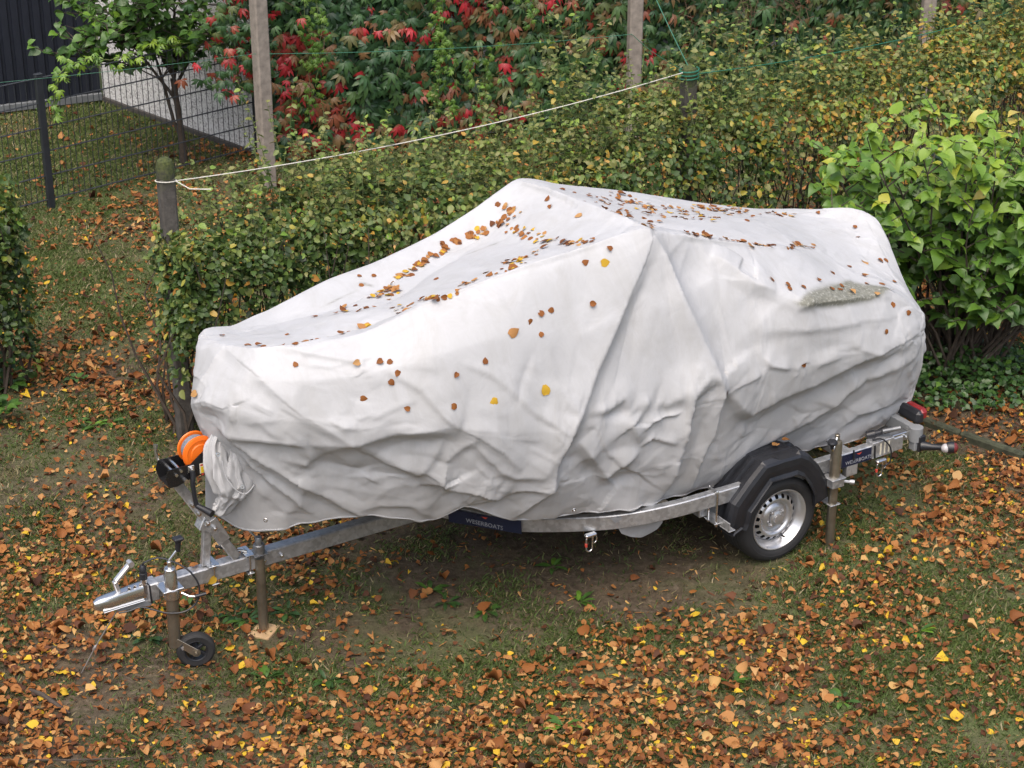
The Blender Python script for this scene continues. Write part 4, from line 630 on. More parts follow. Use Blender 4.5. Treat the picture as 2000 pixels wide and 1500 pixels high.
# mirrored: its open end faces right
o_end = np.array([-3.20, 12.30]); HD = -HD
P, N, H, s_, t_ = make_hedge(o_end, 1.6, lambda a: 1.22 + .05 * np.sin(a * 3), .36, 15, 1900, hedge2, 0, .07)
foliage(hedge2, 'hedge_leaf', 'hedge', P, N, H, s_ * 1.1, t_, M['leaf_hedge'], 60)
tw = MB()
for i in range(90):
    a_ = r2.uniform(.05, 1.4); b_ = r2.uniform(-.25, .3); q = Vector((o_end[0] - ho2[0] + HD[0] * a_ + HN[0] * b_, o_end[1] - ho2[1] + HD[1] * a_ + HN[1] * b_, 0)); pts = [q.copy()]
    for j in range(5): q = q + Vector((r2.gauss(0, .05), r2.gauss(0, .05), .25)); pts.append(q.copy())
    tw.tube(pts, [.012, .010, .008, .006, .005, .003], 4, False)
tag(tw.build('stems', M['bark'], hedge2), kind='stuff')
HD = HD_s

# low leafy plants
def rosette(name, x_, y_, rad, n_, kind, mat, tone, label, group, size, up=.35, hgt=0.0, obs=True):
    g_ = float(gz(np.array([[x_, y_]]))[0]); r_ = empty(name, (x_, y_, g_)); tag(r_, label, 'plant', group)
    an = RNG.random(n_) * 6.283; rr = rad * RNG.random(n_) ** .7
    P = np.column_stack([x_ + np.cos(an) * rr * .35, y_ + np.sin(an) * rr * .35, g_ + .012 + hgt * RNG.random(n_)])
    H = np.column_stack([np.cos(an), np.sin(an), np.full(n_, up)]); N = np.column_stack([-np.cos(an) * .3, -np.sin(an) * .3, np.ones(n_)]) + rnd(n_) * .15
    leaf_objs('leaf', kind, P, N, H, size * (.7 + .5 * RNG.random(n_)), np.clip(tone + .12 * rnd(n_, 1)[:, 0], 0, .9), mat, r_, (x_, y_, g_)) ; return r_
def gpt(px, py, z=0):
    x_ = (px - 1000) / 3990; y_ = -(py - 750) / 3990; c, s_ = math.cos(R(PITCH)), math.sin(R(PITCH))
    d = (x_, c + y_ * s_, -s_ + y_ * c); t = (z - CAMZ) / d[2]; return d[0] * t, d[1] * t
LT['weed'] = [leaf_tpl([.10, .13, .16, .12], .2, .5, t) for t in (0, .3, -.3)]
weeds = [(300, 1195, 'left of the jockey wheel mast'), (365, 1190, 'between jockey wheel mast and front prop stand'), (455, 1205, 'just left of the front prop stand'), (290, 1250, 'lower left of the jockey wheel mast'), (480, 1215, 'beside the front prop stand tube'), (560, 1200, 'right of the front prop stand'), (1078, 1110, 'under the middle of the trailer'), (1130, 1178, 'in front of the middle of the trailer'), (1645, 1373, 'dark rosette at the lower right among leaves'), (1430, 1335, 'small one left of the dark rosette'), (840, 1155, 'in front of the drawbar end'), (870, 1180, 'in the bare patch left of centre'), (150, 832, 'left path, behind the winch'), (215, 828, 'left path, next to the hedge post'), (190, 836, 'left path, middle of the green row'), (1790, 1240, 'right part of the lawn'), (640, 1335, 'bottom left of centre'), (950, 1195, 'bare patch centre'), (520, 1330, 'right below the jockey wheel'), (1100, 1420, 'bottom centre lawn')]
for x_, y_, wh in weeds:
    gx_, gy_ = gpt(x_, y_)
    rosette('weed', gx_, gy_, .07, random.randint(7, 11), 'weed', M['leaf_shrub'], random.choice((.1, .25, .4)), 'small green leafy weed on the lawn, ' + wh, 'green weeds in the lawn', .085)
for x_, y_, wh in [(20, 760, 'uppermost of the pair at the left edge'), (10, 830, 'lower of the pair at the left edge'), (150, 745, 'small one on the left path')]:
    gx_, gy_ = gpt(x_, y_)
    rosette('ground_plant', gx_, gy_, .2 if x_ < 100 else .15, 26 if x_ < 100 else 9, 'heart', M['leaf_shrub'], .25, 'leafy low plant with pale green leaves, ' + wh, None, .075 if x_ < 100 else .05, .3, .22 if x_ < 100 else .03)

# bright shrub at the right
sx, sy = 2.92, 12.35
shrub = empty('shrub', (sx, sy, 0)); tag(shrub, 'bright green shrub with large heart-shaped leaves right of the boat stern', 'shrub')
tw = MB(); LP = []; LH = []; LTn = []
r3 = random.Random(8)
stems_t = []
for i in range(80):
    an = r3.uniform(0, 6.283); rr = r3.uniform(.05, .32); q = Vector((math.cos(an) * rr, math.sin(an) * rr * .7, 0)); 
    tgt = Vector((r3.uniform(-.95, 1.15), r3.uniform(-.55, .6), r3.uniform(1.0, 1.78) if i < 62 else r3.uniform(.5, 1.0)))
    if i >= 62: tgt.x = abs(tgt.x)
    if tgt.x < -.55: tgt.z = min(tgt.z, 1.62)
    mid = q.lerp(tgt, .5) + Vector((0, 0, .12)); pts = []
    for j in range(9):
        t = j / 8; p_ = q * (1 - t) ** 2 + mid * 2 * t * (1 - t) + tgt * t * t; p_ += Vector((r3.gauss(0, .012), r3.gauss(0, .012), 0)); pts.append(p_)
    tw.tube(pts, [.013 - .0012 * j for j in range(9)], 5, False)
    for j in range(4, 9):
        for kk in range(2):
            base = pts[j]; an = r3.uniform(0, 6.283); e_ = base + Vector((math.cos(an), math.sin(an), r3.uniform(.2, .9))) * r3.uniform(.06, .26)
            tw.tube([base, base.lerp(e_, .5) + Vector((0, 0, .01)), e_], [.005, .004, .002], 4, False)
            for m_ in range(7):
                f_ = r3.uniform(.25, 1.05); c_ = base.lerp(e_, f_); a2 = r3.uniform(0, 6.283)
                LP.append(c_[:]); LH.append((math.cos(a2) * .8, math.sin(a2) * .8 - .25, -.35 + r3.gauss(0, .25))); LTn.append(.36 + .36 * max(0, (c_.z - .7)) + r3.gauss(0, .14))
P = np.array(LP) + np.array([sx, sy, 0]); n_ = len(P); H = np.array(LH); N = np.column_stack([rnd(n_, 2) * .45 + np.array([-.05, -.35]), np.ones(n_)])
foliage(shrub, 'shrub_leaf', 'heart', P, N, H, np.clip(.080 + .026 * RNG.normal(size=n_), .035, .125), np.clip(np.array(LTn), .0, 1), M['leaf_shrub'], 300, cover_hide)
tag(tw.build('stems', M['bark'], shrub), kind='stuff')
# ivy below
ivy = empty('ivy_patch', (2.9, 12.15, 0)); tag(ivy, 'low dark ivy covering the bed below the bright shrub', 'ivy')
n_ = 2600; an = RNG.random(n_) * 6.283; rr = RNG.random(n_) ** .6; P = np.column_stack([2.95 + np.cos(an) * rr * .95, 12.22 + np.sin(an) * rr * .50, .04 + .20 * RNG.random(n_) * (1.1 - rr)])
foliage(ivy, 'ivy_leaf', 'ivy', P, np.column_stack([rnd(n_, 2) * .4 + [0, -.4], np.ones(n_)]), rnd(n_), .035 + .02 * RNG.random(n_), np.clip(.12 + .14 * RNG.normal(size=n_), 0, .6), M['leaf_shrub'], 80, cover_hide)

# creeper wall
cr = empty('creeper', (WALL_O[0], WALL_O[1], 0)); tag(cr, 'Virginia creeper with green and red leaves covering the whole house wall', 'climbing plant')
n_ = 10500; s1 = .05 + RNG.random(n_) * 8.6; z1 = .06 + RNG.random(n_) * 2.75
bul = .12 + .10 * fbm(np.column_stack([s1, z1]), 1.3, 3, 61); d1 = bul + .05 * RNG.random(n_) - RNG.exponential(.02, n_)
hole = (np.hypot((s1 - 1.15) / .14, (z1 - 1.78) / .22) < 1)
P = np.column_stack([WALL_O[0] + WALL_D[0] * s1 + WALL_N[0] * d1, WALL_O[1] + WALL_D[1] * s1 + WALL_N[1] * d1, z1]); 
wn = np.array([WALL_N[0], WALL_N[1], 0]); wd = np.array([WALL_D[0], WALL_D[1], 0])
N = wn + rnd(n_) * .28 + np.array([0, 0, .45]); H = np.array([0, 0, -1.0]) + wd * rnd(n_, 1) * .45
n1 = fbm(np.column_stack([s1, z1]), 1.1, 4, 71); n2 = noise(np.column_stack([s1, z1]), 6.5, 73)
red = np.exp(-((s1 - .28) ** 2 / .07 + (z1 - .72) ** 2 / .14)) * 2.2 + np.exp(-((s1 - .45) ** 2 / .12 + (z1 - .22) ** 2 / .06)) * 2.2 + np.exp(-((s1 - 2.0) ** 2 / .35 + (z1 - 1.35) ** 2 / .3)) * .45 + np.exp(-((s1 - 1.9) ** 2 / .3 + (z1 - .25) ** 2 / .1)) * .5
tone = .33 + .22 * n1 + .14 * RNG.normal(size=n_)
rk = np.clip(red + 1.5 * np.clip(n2 - .15, 0, 1) * np.interp(s1, [0, 3.2, 4, 8], [1, 1, .4, .35]) + .35 * n1, 0, 1)
u_ = RNG.random(n_); tone = np.where(u_ < rk * .8, .55 + .45 * RNG.random(n_) ** 1.3 * np.clip(rk * 1.6, .3, 1), tone)
m = ~hole & ~((s1 > 3.9) & (s1 < 5.2) & (z1 > 1.2) & (RNG.random(n_) < .6))
foliage(cr, 'creeper_leaf', 'palm', P[m], N[m], H[m], np.clip(.145 + .04 * RNG.normal(size=m.sum()), .06, .24), np.clip(tone[m], 0, 1), M['leaf_vine'], 300, cover_hide)
# background leaf layer hugging the wall
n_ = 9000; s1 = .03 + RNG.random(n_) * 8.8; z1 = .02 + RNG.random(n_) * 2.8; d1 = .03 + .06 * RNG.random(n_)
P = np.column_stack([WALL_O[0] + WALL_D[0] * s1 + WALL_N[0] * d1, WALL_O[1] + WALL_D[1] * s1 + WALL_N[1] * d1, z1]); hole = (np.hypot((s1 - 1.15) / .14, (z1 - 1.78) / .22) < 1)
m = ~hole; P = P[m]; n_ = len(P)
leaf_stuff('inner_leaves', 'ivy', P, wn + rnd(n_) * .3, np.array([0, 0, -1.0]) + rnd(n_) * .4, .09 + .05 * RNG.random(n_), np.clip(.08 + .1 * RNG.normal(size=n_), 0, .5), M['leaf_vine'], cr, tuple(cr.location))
# young hanging strands
SP = []; SH = []; st = MB()
for s0, z0, L_ in [(.18, 2.1, 1.2), (.32, 2.1, 1.1), (.40, 1.6, .9), (.28, 1.2, .8), (1.42, 2.2, 1.4), (1.50, 1.9, 1.5), (1.46, 1.2, .9), (1.55, 1.0, .7), (2.05, 2.2, 1.0), (2.15, 2.0, .8), (2.28, 2.1, 1.1), (2.0, .9, .8), (1.78, .8, .5), (3.35, 2.2, .9), (3.4, 2.0, .7), (4.3, 2.3, .8), (2.6, 2.3, .7)]:
    q = wall_pt(s0, .26, z0); pts = [q.copy()]
    for j in range(12): q = q + Vector((random.gauss(0, .018), random.gauss(0, .012), -L_ / 12)); pts.append(q.copy())
    st.tube([p_ - Vector(cr.location) for p_ in pts], .003, 4, False)
    for j in range(int(L_ * 46)):
        t = random.random() * 12; i = min(11, int(t)); c_ = pts[i].lerp(pts[i + 1], t - i); SP.append((c_ + Vector((random.gauss(0, .03), random.gauss(0, .02), 0)))[:]); a_ = random.gauss(0, 1)
        SH.append((wd * a_ * .8 + np.array([0, 0, -.7]) + wn * .3).tolist())
n_ = len(SP); leaf_stuff('young_strands', 'palm', np.array(SP), wn + rnd(n_) * .3 + np.array([0, 0, .5]), np.array(SH), .055 + .02 * RNG.random(n_), RNG.random(n_), M['leaf_young'], cr, tuple(cr.location))
tag(st.build('strand_stems', M['greentwig'], cr), kind='stuff')
tw = MB()
for i in range(520):
    s0 = random.gauss(4.6, .5) if i < 380 else random.uniform(0, 8); z0 = random.uniform(.9, 2.7) if i < 380 else random.uniform(.1, 2.5); q = wall_pt(s0, random.uniform(.04, .2), z0); pts = [q.copy()]
    for j in range(5): q = q + Vector((random.gauss(0, .06), random.gauss(0, .03), random.gauss(-.04, .07))); pts.append(q.copy())
    tw.tube([p_ - Vector(cr.location) for p_ in pts], .003, 4, False)
tag(tw.build('bare_twigs', M['twig'], cr), kind='stuff')
# ivy with pale round leaves at the right end of the wall
n_ = 500; s1 = 6.35 + .42 * rnd(n_, 1)[:, 0]; z1 = 1.75 + .30 * rnd(n_, 1)[:, 0]; d1 = .28 + .06 * RNG.random(n_)
hop = empty('climbing_vine', tuple(wall_pt(6.3, .2, 0))); tag(hop, 'pale green broad-leaved climber at the top right behind the last post', 'climbing plant')
P = np.column_stack([WALL_O[0] + WALL_D[0] * s1 + WALL_N[0] * d1, WALL_O[1] + WALL_D[1] * s1 + WALL_N[1] * d1, z1])
foliage(hop, 'vine_leaf', 'heart', P, wn + rnd(n_) * .3 + np.array([0, 0, .5]), np.array([0, 0, -1.0]) + rnd(n_) * .4, .10 + .03 * RNG.random(n_), np.clip(.28 + .12 * RNG.normal(size=n_), 0, .9), M['leaf_shrub'], 100)

# small tree behind the fence
tx, ty = -2.80, 16.55
tree = empty('small_tree', (tx, ty, 0)); tag(tree, 'small leafy tree with forked dark trunk behind the mesh fence', 'tree')
tr = MB(); r4 = random.Random(21); LP = []; LH = []; LTn = []
fork = Vector((-.04, 0, .74)); tr.tube([(0, 0, -.03), (0, 0, .2), (-.02, 0, .5), fork], [.040, .030, .026, .024], 9)
tr.tube([(.03, 0, .12), (-.06, .02, .35), (-.14, .03, .75), (-.2, .05, 1.0)], [.02, .016, .013, .008], 7)
trunk_ob = tr.build('trunk', M['bark'], tree)
br = MB()
lead = []
for k_, (lx, ly, lz) in enumerate(((-.75, .1, 1.75), (-.38, -.15, 2.15), (.02, .2, 2.35), (.38, -.1, 2.0), (.70, .15, 1.55), (-.60, -.3, 1.25))):
    q = fork + Vector((0, 0, -.04 * k_)); tg = Vector((lx, ly, lz)); md_ = q.lerp(tg, .4) + Vector((-.12 * lx, 0, .16)); L = []
    for j in range(9):
        t = j / 8; L.append(q * (1 - t) ** 2 + md_ * 2 * t * (1 - t) + tg * t * t + Vector((r4.gauss(0, .012), r4.gauss(0, .012), 0)))
    br.tube(L, [.016 - .0014 * j for j in range(9)], 6, False); lead.append(L)
for i in range(48):
    L = r4.choice(lead); q = L[r4.randint(2, 7)]
    tgt = q + Vector((r4.gauss(0, .38), r4.gauss(0, .28), r4.uniform(-.12, .42))); tgt.x = max(-1.02, min(.80, tgt.x)); tgt.z = max(.95, tgt.z)
    mid = q.lerp(tgt, .5) + Vector((0, 0, .06)); pts = []
    for j in range(9):
        t = j / 8; pts.append(q * (1 - t) ** 2 + mid * 2 * t * (1 - t) + tgt * t * t + Vector((r4.gauss(0, .008), r4.gauss(0, .008), 0)))
    br.tube(pts, [.007 - .0006 * j for j in range(9)], 5, False)
    for j in range(3, 9):
        for kk in range(2):
            an = r4.uniform(0, 6.283); e_ = pts[j] + Vector((math.cos(an), math.sin(an), r4.uniform(-.1, .7))) * r4.uniform(.08, .26); br.tube([pts[j], e_], [.006, .002], 4, False)
            for m_ in range(4):
                c_ = pts[j].lerp(e_, r4.uniform(.2, 1.1)); a2 = r4.uniform(0, 6.283); LP.append(c_[:]); LH.append((math.cos(a2) * .7, math.sin(a2) * .7, -.5)); LTn.append(.18 + .22 * max(0, c_.z - 1.2) + r4.gauss(0, .12))
tag(br.build('branches', M['bark'], tree), kind='stuff')
P = np.array(LP) + np.array([tx, ty, 0]); n_ = len(P)
foliage(tree, 'tree_leaf', 'heart', P, np.column_stack([rnd(n_, 2) * .5 + [0, -.3], np.ones(n_)]), np.array(LH), np.clip(.074 + .016 * RNG.normal(size=n_), .04, .11), np.clip(np.array(LTn) + .12, 0, .9), M['leaf_shrub'], 300)
# creeper shoot lying over the fence top
fc = empty('fence_creeper', tuple(f0 + fd * .1)); tag(fc, 'yellowish creeper shoot trailing along the top of the mesh fence', 'climbing plant')
SP = []
mbx = MB(); pts = [Vector((.0, 0, .75)), Vector((.03, 0, .95)), Vector((.08, .03, 1.1))] + [fd * (.15 + .2 * i) + Vector((0, 0, 1.13 + .03 * math.sin(i * 2))) for i in range(8)]
mbx.tube(pts, .004, 5, False); mbx.build('stem', M['greentwig'], fc)
n_ = 95; t = RNG.random(n_) * 9.9; i_ = t.astype(int); q = np.array([p_[:] for p_ in pts]); P = q[i_] + (q[i_ + 1] - q[i_]) * (t - i_)[:, None] + rnd(n_) * .035 + np.array(fc.location)
leaf_objs('creeper_leaf', 'palm', P, np.array([0, -.5, .8]) + rnd(n_) * .3, rnd(n_) * .6 + np.array([0, 0, -.6]), .075 + .03 * RNG.random(n_), np.clip(.62 + .1 * RNG.normal(size=n_), .3, .93), M['leaf_shrub'], fc, tuple(fc.location))
# red creeper hanging beside the tall post
rc = empty('hanging_creeper', (-2.25, 16.1, 0)); tag(rc, 'strand of creeper turning red hanging just left of the left tall post', 'climbing plant')
mbx = MB(); mbx.tube([(.02, .05, .7), (.0, .06, 1.1), (.05, .04, 1.6), (.03, .05, 2.3)], .006, 6); mbx.build('stem', M['twig'], rc)
n_ = 330; t = RNG.random(n_); P = np.column_stack([-2.22 + .14 * rnd(n_, 1)[:, 0] - .25 * (t > .75) * RNG.random(n_), 16.15 + .08 * rnd(n_, 1)[:, 0], .75 + 1.5 * t])
leaf_objs('creeper_leaf', 'palm', P, np.array([0, -.9, .5]) + rnd(n_) * .3, np.array([0, 0, -1.0]) + rnd(n_) * .3, .10 + .04 * RNG.random(n_), np.where(RNG.random(n_) < .3, .72 + .28 * RNG.random(n_), .3 + .12 * RNG.normal(size=n_)).clip(0, 1), M['leaf_vine'], rc, tuple(rc.location))

# ------------------------------------------------------------------ trailer (local frame: x forward to the hitch, y towards the near side, z up)
T0 = Vector((.97239, 10.66772, 0)); TZ = math.pi + R(32)
trailer = empty('boat_trailer', T0, TZ); tag(trailer, 'galvanised single-axle boat trailer with black mudguards under the covered boat', 'trailer')
def hexbolt(mb, c, ax, r=.011, l=.012):
    mb.lathe(c, ax, [(.0005, l), (r, l), (r, 0), (.0005, 0)], 6); mb.lathe(c, ax, [(.0005, l + .006), (r * .55, l + .006), (r * .55, l)], 8)
# drawbar
mb = MB(); mb.beam((3.36, .06, .43), (1.0, .06, .42), .07, .085, ch=.006); drawbar = mb.build('drawbar', M['galv'], trailer)
mb = MB()
for u_ in (2.72, 2.62): hexbolt(mb, (u_, .096, .425), (0, 1, 0))
mb.build('bolt', M['zinc'], drawbar)
# coupling
mb = MB()
P_ = [(3.38, .036, .045), (3.50, .034, .043), (3.56, .036, .04), (3.61, .030, .034), (3.635, .014, .02)]
V = []; nseg = 14
for (x_, hw, hh) in P_:
    for k_ in range(nseg):
        a_ = 2 * math.pi * k_ / nseg; ca, sa = math.cos(a_), math.sin(a_)
        e_ = .45; V.append((x_, .06 + hw * math.copysign(abs(ca) ** e_, ca), .435 + hh * math.copysign(abs(sa) ** (e_ if x_ < 3.55 else .8), sa) - (.0 if x_ < 3.5 else .006)))
F_ = [(i * nseg + k_, i * nseg + (k_ + 1) % nseg, (i + 1) * nseg + (k_ + 1) % nseg, (i + 1) * nseg + k_) for i in range(len(P_) - 1) for k_ in range(nseg)] + [tuple(range(nseg)), tuple((len(P_) - 1) * nseg + k_ for k_ in range(nseg))]
mb.add(V, F_); mb.beam((3.38, .06, .398), (3.60, .06, .396), .085, .006, ch=.002)
coup = mb.build('coupling', M['zinc'], trailer)
mb = MB(); mb.beam((3.50, .055, .468), (3.515, .055, .53), .03, .022); mb.beam((3.513, .055, .525), (3.425, .055, .605), .032, .024, ch=.008); mb.cyl((3.425, .037, .605), (3.425, .073, .605), .016)
mb.build('handle', M['rim'], coup)
mb = MB()
for u_ in (3.45, 3.42, 3.39): hexbolt(mb, (u_, .075, .479), (0, 0, 1), .009, .008)
mb.build('bolt', M['zinc'], coup)
mb = MB(); mb.beam((3.30, .06, .43), (3.36, .06, .43), .086, .10, ch=.005); mb.build('sleeve', M['galv'], coup)
mb = MB(); mb.beam((3.34, .07, .365), (3.52, .07, .385), .03, .035, ch=.004); mb.build('under_bracket', M['grey_plastic'], coup)
# plug and cable
mb = MB(); mb.lathe((3.37, .075, .478), (0, 0, 1), [(.001, 0), (.017, 0), (.017, .03), (.014, .03)], 14); mb.build('plug_socket', M['zinc'], coup)
mb = MB(); mb.lathe((3.37, .075, .508), (0, 0, 1), [(.014, 0), (.021, .002), (.021, .035), (.017, .037), (.017, .05), (.019, .052), (.017, .07), (.010, .08), (.001, .082)], 14); mb.build('plug', M['black_plastic'], coup)
cab = [(3.37, .075, .585), (3.36, .085, .605), (3.30, .11, .625), (3.23, .15, .60), (3.17, .20, .55), (3.14, .23, .47), (3.16, .235, .39), (3.22, .22, .345), (3.30, .19, .345), (3.37, .15, .37), (3.42, .125, .385), (3.47, .11, .372), (3.52, .09, .365)]
def smooth_path(p, k=5):
    p = [Vector(q) for q in p]; out = []
    for i in range(len(p) - 1):
        a, b, c, d = p[max(i - 1, 0)], p[i], p[i + 1], p[min(i + 2, len(p) - 1)]
        for j in range(k):
            t = j / k; out.append(.5 * ((2 * b) + (c - a) * t + (2 * a - 5 * b + 4 * c - d) * t * t + (3 * b - a - 3 * c + d) * t ** 3))
    return out + [p[-1]]
mb = MB(); mb.tube(smooth_path(cab), .0048, 7); mb.build('cable', M['black_plastic'], trailer)
mb = MB(); mb.tube([(3.355, .017, .478), (3.353, .105, .478), (3.348, .106, .378), (3.346, .015, .38)], .005, 6, closed=True); mb.build('cable_tie', M['black_plastic'], trailer)
# jockey wheel
JU, JV = 3.262, .165
mb = MB(); mb.cyl((JU + .005, JV, .13), (JU, JV, .44), .031, n=20); mb.cyl((JU, JV, .44), (JU, JV, .56), .028, n=20)
jock = mb.build('jockey_wheel', M['bronze'], trailer)
mb = MB(); mb.lathe((JU, JV, .455), (0, 0, 1), [(.034, 0), (.034, .10), (.030, .108), (.030, .125), (.026, .13), (.012, .132), (.012, .165), (.009, .167), (.001, .168)], 20)
mb.tube([(JU, JV, .61), (JU - .005, JV, .63), (JU - .05, JV + .0, .675)], .0075, 8); mb.build('crank', M['zinc'], jock)
mb = MB(); mb.cyl((JU - .05, JV, .665), (JU - .055, JV, .72), .013, .016); mb.box((JU - .056, JV, .733), (.05, .045, .02), None, .006); mb.build('crank_knob', M['black_plastic'], jock)
mb = MB(); mb.lathe((JU, JV, .415), (0, 0, 1), [(.031, 0), (.040, 0), (.040, .05), (.031, .05)], 20); mb.box((JU - .01, JV - .05, .44), (.09, .04, .05)); mb.box((JU, JV - .02, .467), (.11, .11, .008)); mb.tube([(JU - .04, JV + .03, .44), (JU - .07, JV + .06, .425), (JU - .10, JV + .07, .42)], .007, 8); mb.build('clamp', M['zinc'], jock)
mb = MB(); mb.cyl((JU - .095, JV + .069, .421), (JU - .15, JV + .085, .43), .010, .008); mb.build('clamp_grip', M['black_plastic'], jock)
ax = Vector((.34, .94, 0)).normalized(); wc = Vector((3.175, .21, .10)); fdir = Vector((ax.y, -ax.x, 0))
for sd in (-1, 1):
    mb = MB(); mb.beam(Vector((JU, JV, .165)) + ax * .028 * sd, wc + ax * .035 * sd, .005, .042, ch=.0015)
    mb.cyl(wc + ax * .033 * sd, wc + ax * .038 * sd, .022); hexbolt(mb, wc + ax * .037 * sd, ax * sd, .010); mb.build('fork', M['bronze'], jock)
mb = MB(); mb.box((0, 0, 0), (.04, .001, .018), None, .0003)
o = mb.build('sticker', M['rim'], jock); o.location = Vector((JU, JV, .165)).lerp(wc, .45) + ax * .0315 + Vector((0, 0, -.003)); o.rotation_euler = (0, R(24), math.atan2(-ax.x, ax.y))
mb = MB(); mb.lathe(wc, ax, [(.060, -.022), (.084, -.025), (.095, -.018), (.099, -.008), (.100, 0), (.099, .008), (.095, .018), (.084, .025), (.060, .022)], 40); mb.build('tyre', M['rubber'], jock)
mb = MB(); mb.lathe(wc, ax, [(.062, -.02), (.058, -.022), (.052, -.019), (.052, .019), (.058, .022), (.062, .02)], 32); mb.lathe(wc, ax, [(.001, -.028), (.020, -.028), (.020, .028), (.001, .028)], 16)
for i in range(5):
    a_ = i * 2 * math.pi / 5; d_ = fdir * math.cos(a_) + Vector((0, 0, 1)) * math.sin(a_); mb.beam(wc + d_ * .016, wc + d_ * .056, .016, .022, up=ax, ch=.002)
mb.build('rim', M['black_plastic'], jock)
# winch post and winch
wp = MB(); wp.beam((2.86, .06, .475), (3.165, .06, 1.01), .05, .055, up=(0, 1, 0)); wpost = wp.build('winch_post', M['galv'], trailer)
mb = MB(); mb.beam((3.03, .06, .475), (3.005, .06, .70), .045, .032, up=(0, 1, 0)); mb.beam((3.03, .06, .478), (2.99, .06, .478), .06, .008); mb.build('strut', M['galv'], wpost)
mb = MB(); mb.beam((2.975, .06, .70), (3.045, .06, .735), .066, .075, up=(0, 0, 1)); mb.build('bracket', M['galv'], wpost); mb = MB(); mb.beam((2.93, .098, .60), (3.00, .098, .74), .006, .07, up=(0, 0, 1)); mb.build('side_plate', M['galv'], wpost); mb = MB()
for q in ((2.985, .10, .70), (3.02, .10, .74), (3.09, .09, .86), (3.06, .09, .80)): 
    mb = MB(); hexbolt(mb, q, (0, 1, 0), .012, .02); mb.build('bolt', M['zinc'], wpost)
def ubolt(parent, u_, v0, v1, z0, z1, r=.006):
    mb = MB(); mb.tube(smooth_path([(u_, v1, z0 - .03), (u_, v1, z1 - .01), (u_, v1 - .008, z1 + .004), (u_, v0 + .008, z1 + .004), (u_, v0, z1 - .01), (u_, v0, z0 - .03)], 4), r, 8); mb.box((u_, (v0 + v1) / 2, z0 - .008), (.04, v1 - v0 + .03, .006)); hexbolt(mb, (u_, v1, z0 - .012), (0, 0, -1)); hexbolt(mb, (u_, v0, z0 - .012), (0, 0, -1)); return mb.build('u_bolt', M['zinc'], parent)
ubolt(drawbar, 3.00, .02, .10, .385, .478); ubolt(drawbar, 2.80, .02, .10, .385, .478)
mb = MB(); mb.cyl((3.0, .10, .47), (3.0, .10, .49), .012); mb.box((3.0, .06, .483), (.06, .11, .006)); mb.box((2.80, .06, .483), (.05, .11, .006)); mb.tube([(2.80, .07, .49), (2.86, .03, .50), (2.89, .0, .505)], .006); mb.build('clamp_plate', M['zinc'], drawbar)
mb = MB(); mb.cyl((2.88, .01, .503), (2.93, -.03, .51), .010, .008); mb.build('clamp_grip', M['black_plastic'], drawbar)
# winch: side plates, drum, crank
wa = Vector((3.115, .06, 1.055))
winch = MB(); xs = Vector((-.86, 0, .34)).normalized()
def wpl(v_):
    pts = [(-.10, -.035), (-.115, .02), (-.10, .062), (.02, .045), (.100, .092), (.115, .085), (.118, -.02), (-.06, -.045)]
    return [wa + Vector((1, 0, 0)) * (-a) + Vector((0, v_ - .06, 0)) + Vector((0, 0, 1)) * (b + a * .16) for a, b in pts]
winch.prism(wpl(.125), (0, .004, 0)); winch.prism(wpl(.000), (0, .004, 0)); winch.prism([p_ + Vector((0, 0, -.002)) for p_ in [wa + Vector((.10, -.06, -.052)), wa + Vector((-.115, -.06, -.018)), wa + Vector((-.115, .065, -.018)), wa + Vector((.10, .065, -.052))]], (0, 0, .005))
wob = winch.build('winch', M['black_paint'], wpost, False)
dc = wa + Vector((-.085, 0, .082))
mb = MB(); mb.lathe(dc + Vector((0, -.045, 0)), (0, 1, 0), [(.02, -.004), (.080, -.004), (.084, 0), (.080, .006), (.02, .006)], 36, True); mb.lathe(dc + Vector((0, .045, 0)), (0, 1, 0), [(.001, .0), (.074, 0), (.088, -.006), (.088, .004), (.072, .008), (.068, .005), (.052, .005), (.048, .009), (.020, .009), (.001, .012)], 72)
for i in range(44):
    a_ = i * 2 * math.pi / 44; d_ = Vector((math.cos(a_), 0, math.sin(a_))); mb.beam(dc + d_ * .084 + Vector((0, .038, 0)), dc + d_ * .091 + Vector((0, .038, 0)), .014, .005, up=(0, 1, 0), ch=.001)
mb.build('drum', M['orange'], wob)
mb = MB(); mb.lathe(dc + Vector((0, -.038, 0)), (0, 1, 0), [(.02, 0), (.066, 0), (.070, .006), (.072, .014), (.068, .022), (.073, .032), (.069, .046), (.074, .056), (.072, .068), (.068, .076), (.02, .076)], 36, True); mb.build('strap_roll', M['strap'], wob)
mb = MB()
for du, dz in ((.035, .03), (.06, .012), (-.10, .075)): mb.cyl(wa + Vector((du, -.065, dz)), wa + Vector((du, .080, dz)), .008, n=10)
mb.cyl(wa + Vector((.02, .068, -.022)), wa + Vector((.02, .10, -.022)), .011, n=12); mb.box(wa + Vector((-.02, .072, .025)), (.034, .008, .036), None, .002); hexbolt(mb, wa + Vector((-.02, .076, .025)), (0, 1, 0), .012, .012)
mb.tube([wa + Vector((.10, -.06, .05)), wa + Vector((.105, -.065, .10)), wa + Vector((.10, -.07, .13))], [.008, .008, .013]); mb.build('shaft', M['zinc'], wob)
mb = MB(); mb.box(wa + Vector((-.080, .0710, .012)), (.03, .001, .055), None, .0003); lab = mb.build('label', M['cream'], wob)
mb = MB(); mb.box(wa + Vector((-.080, .0720, .004)), (.018, .001, .034), None, .0003); mb.build('label_print', M['yellow'], wob)
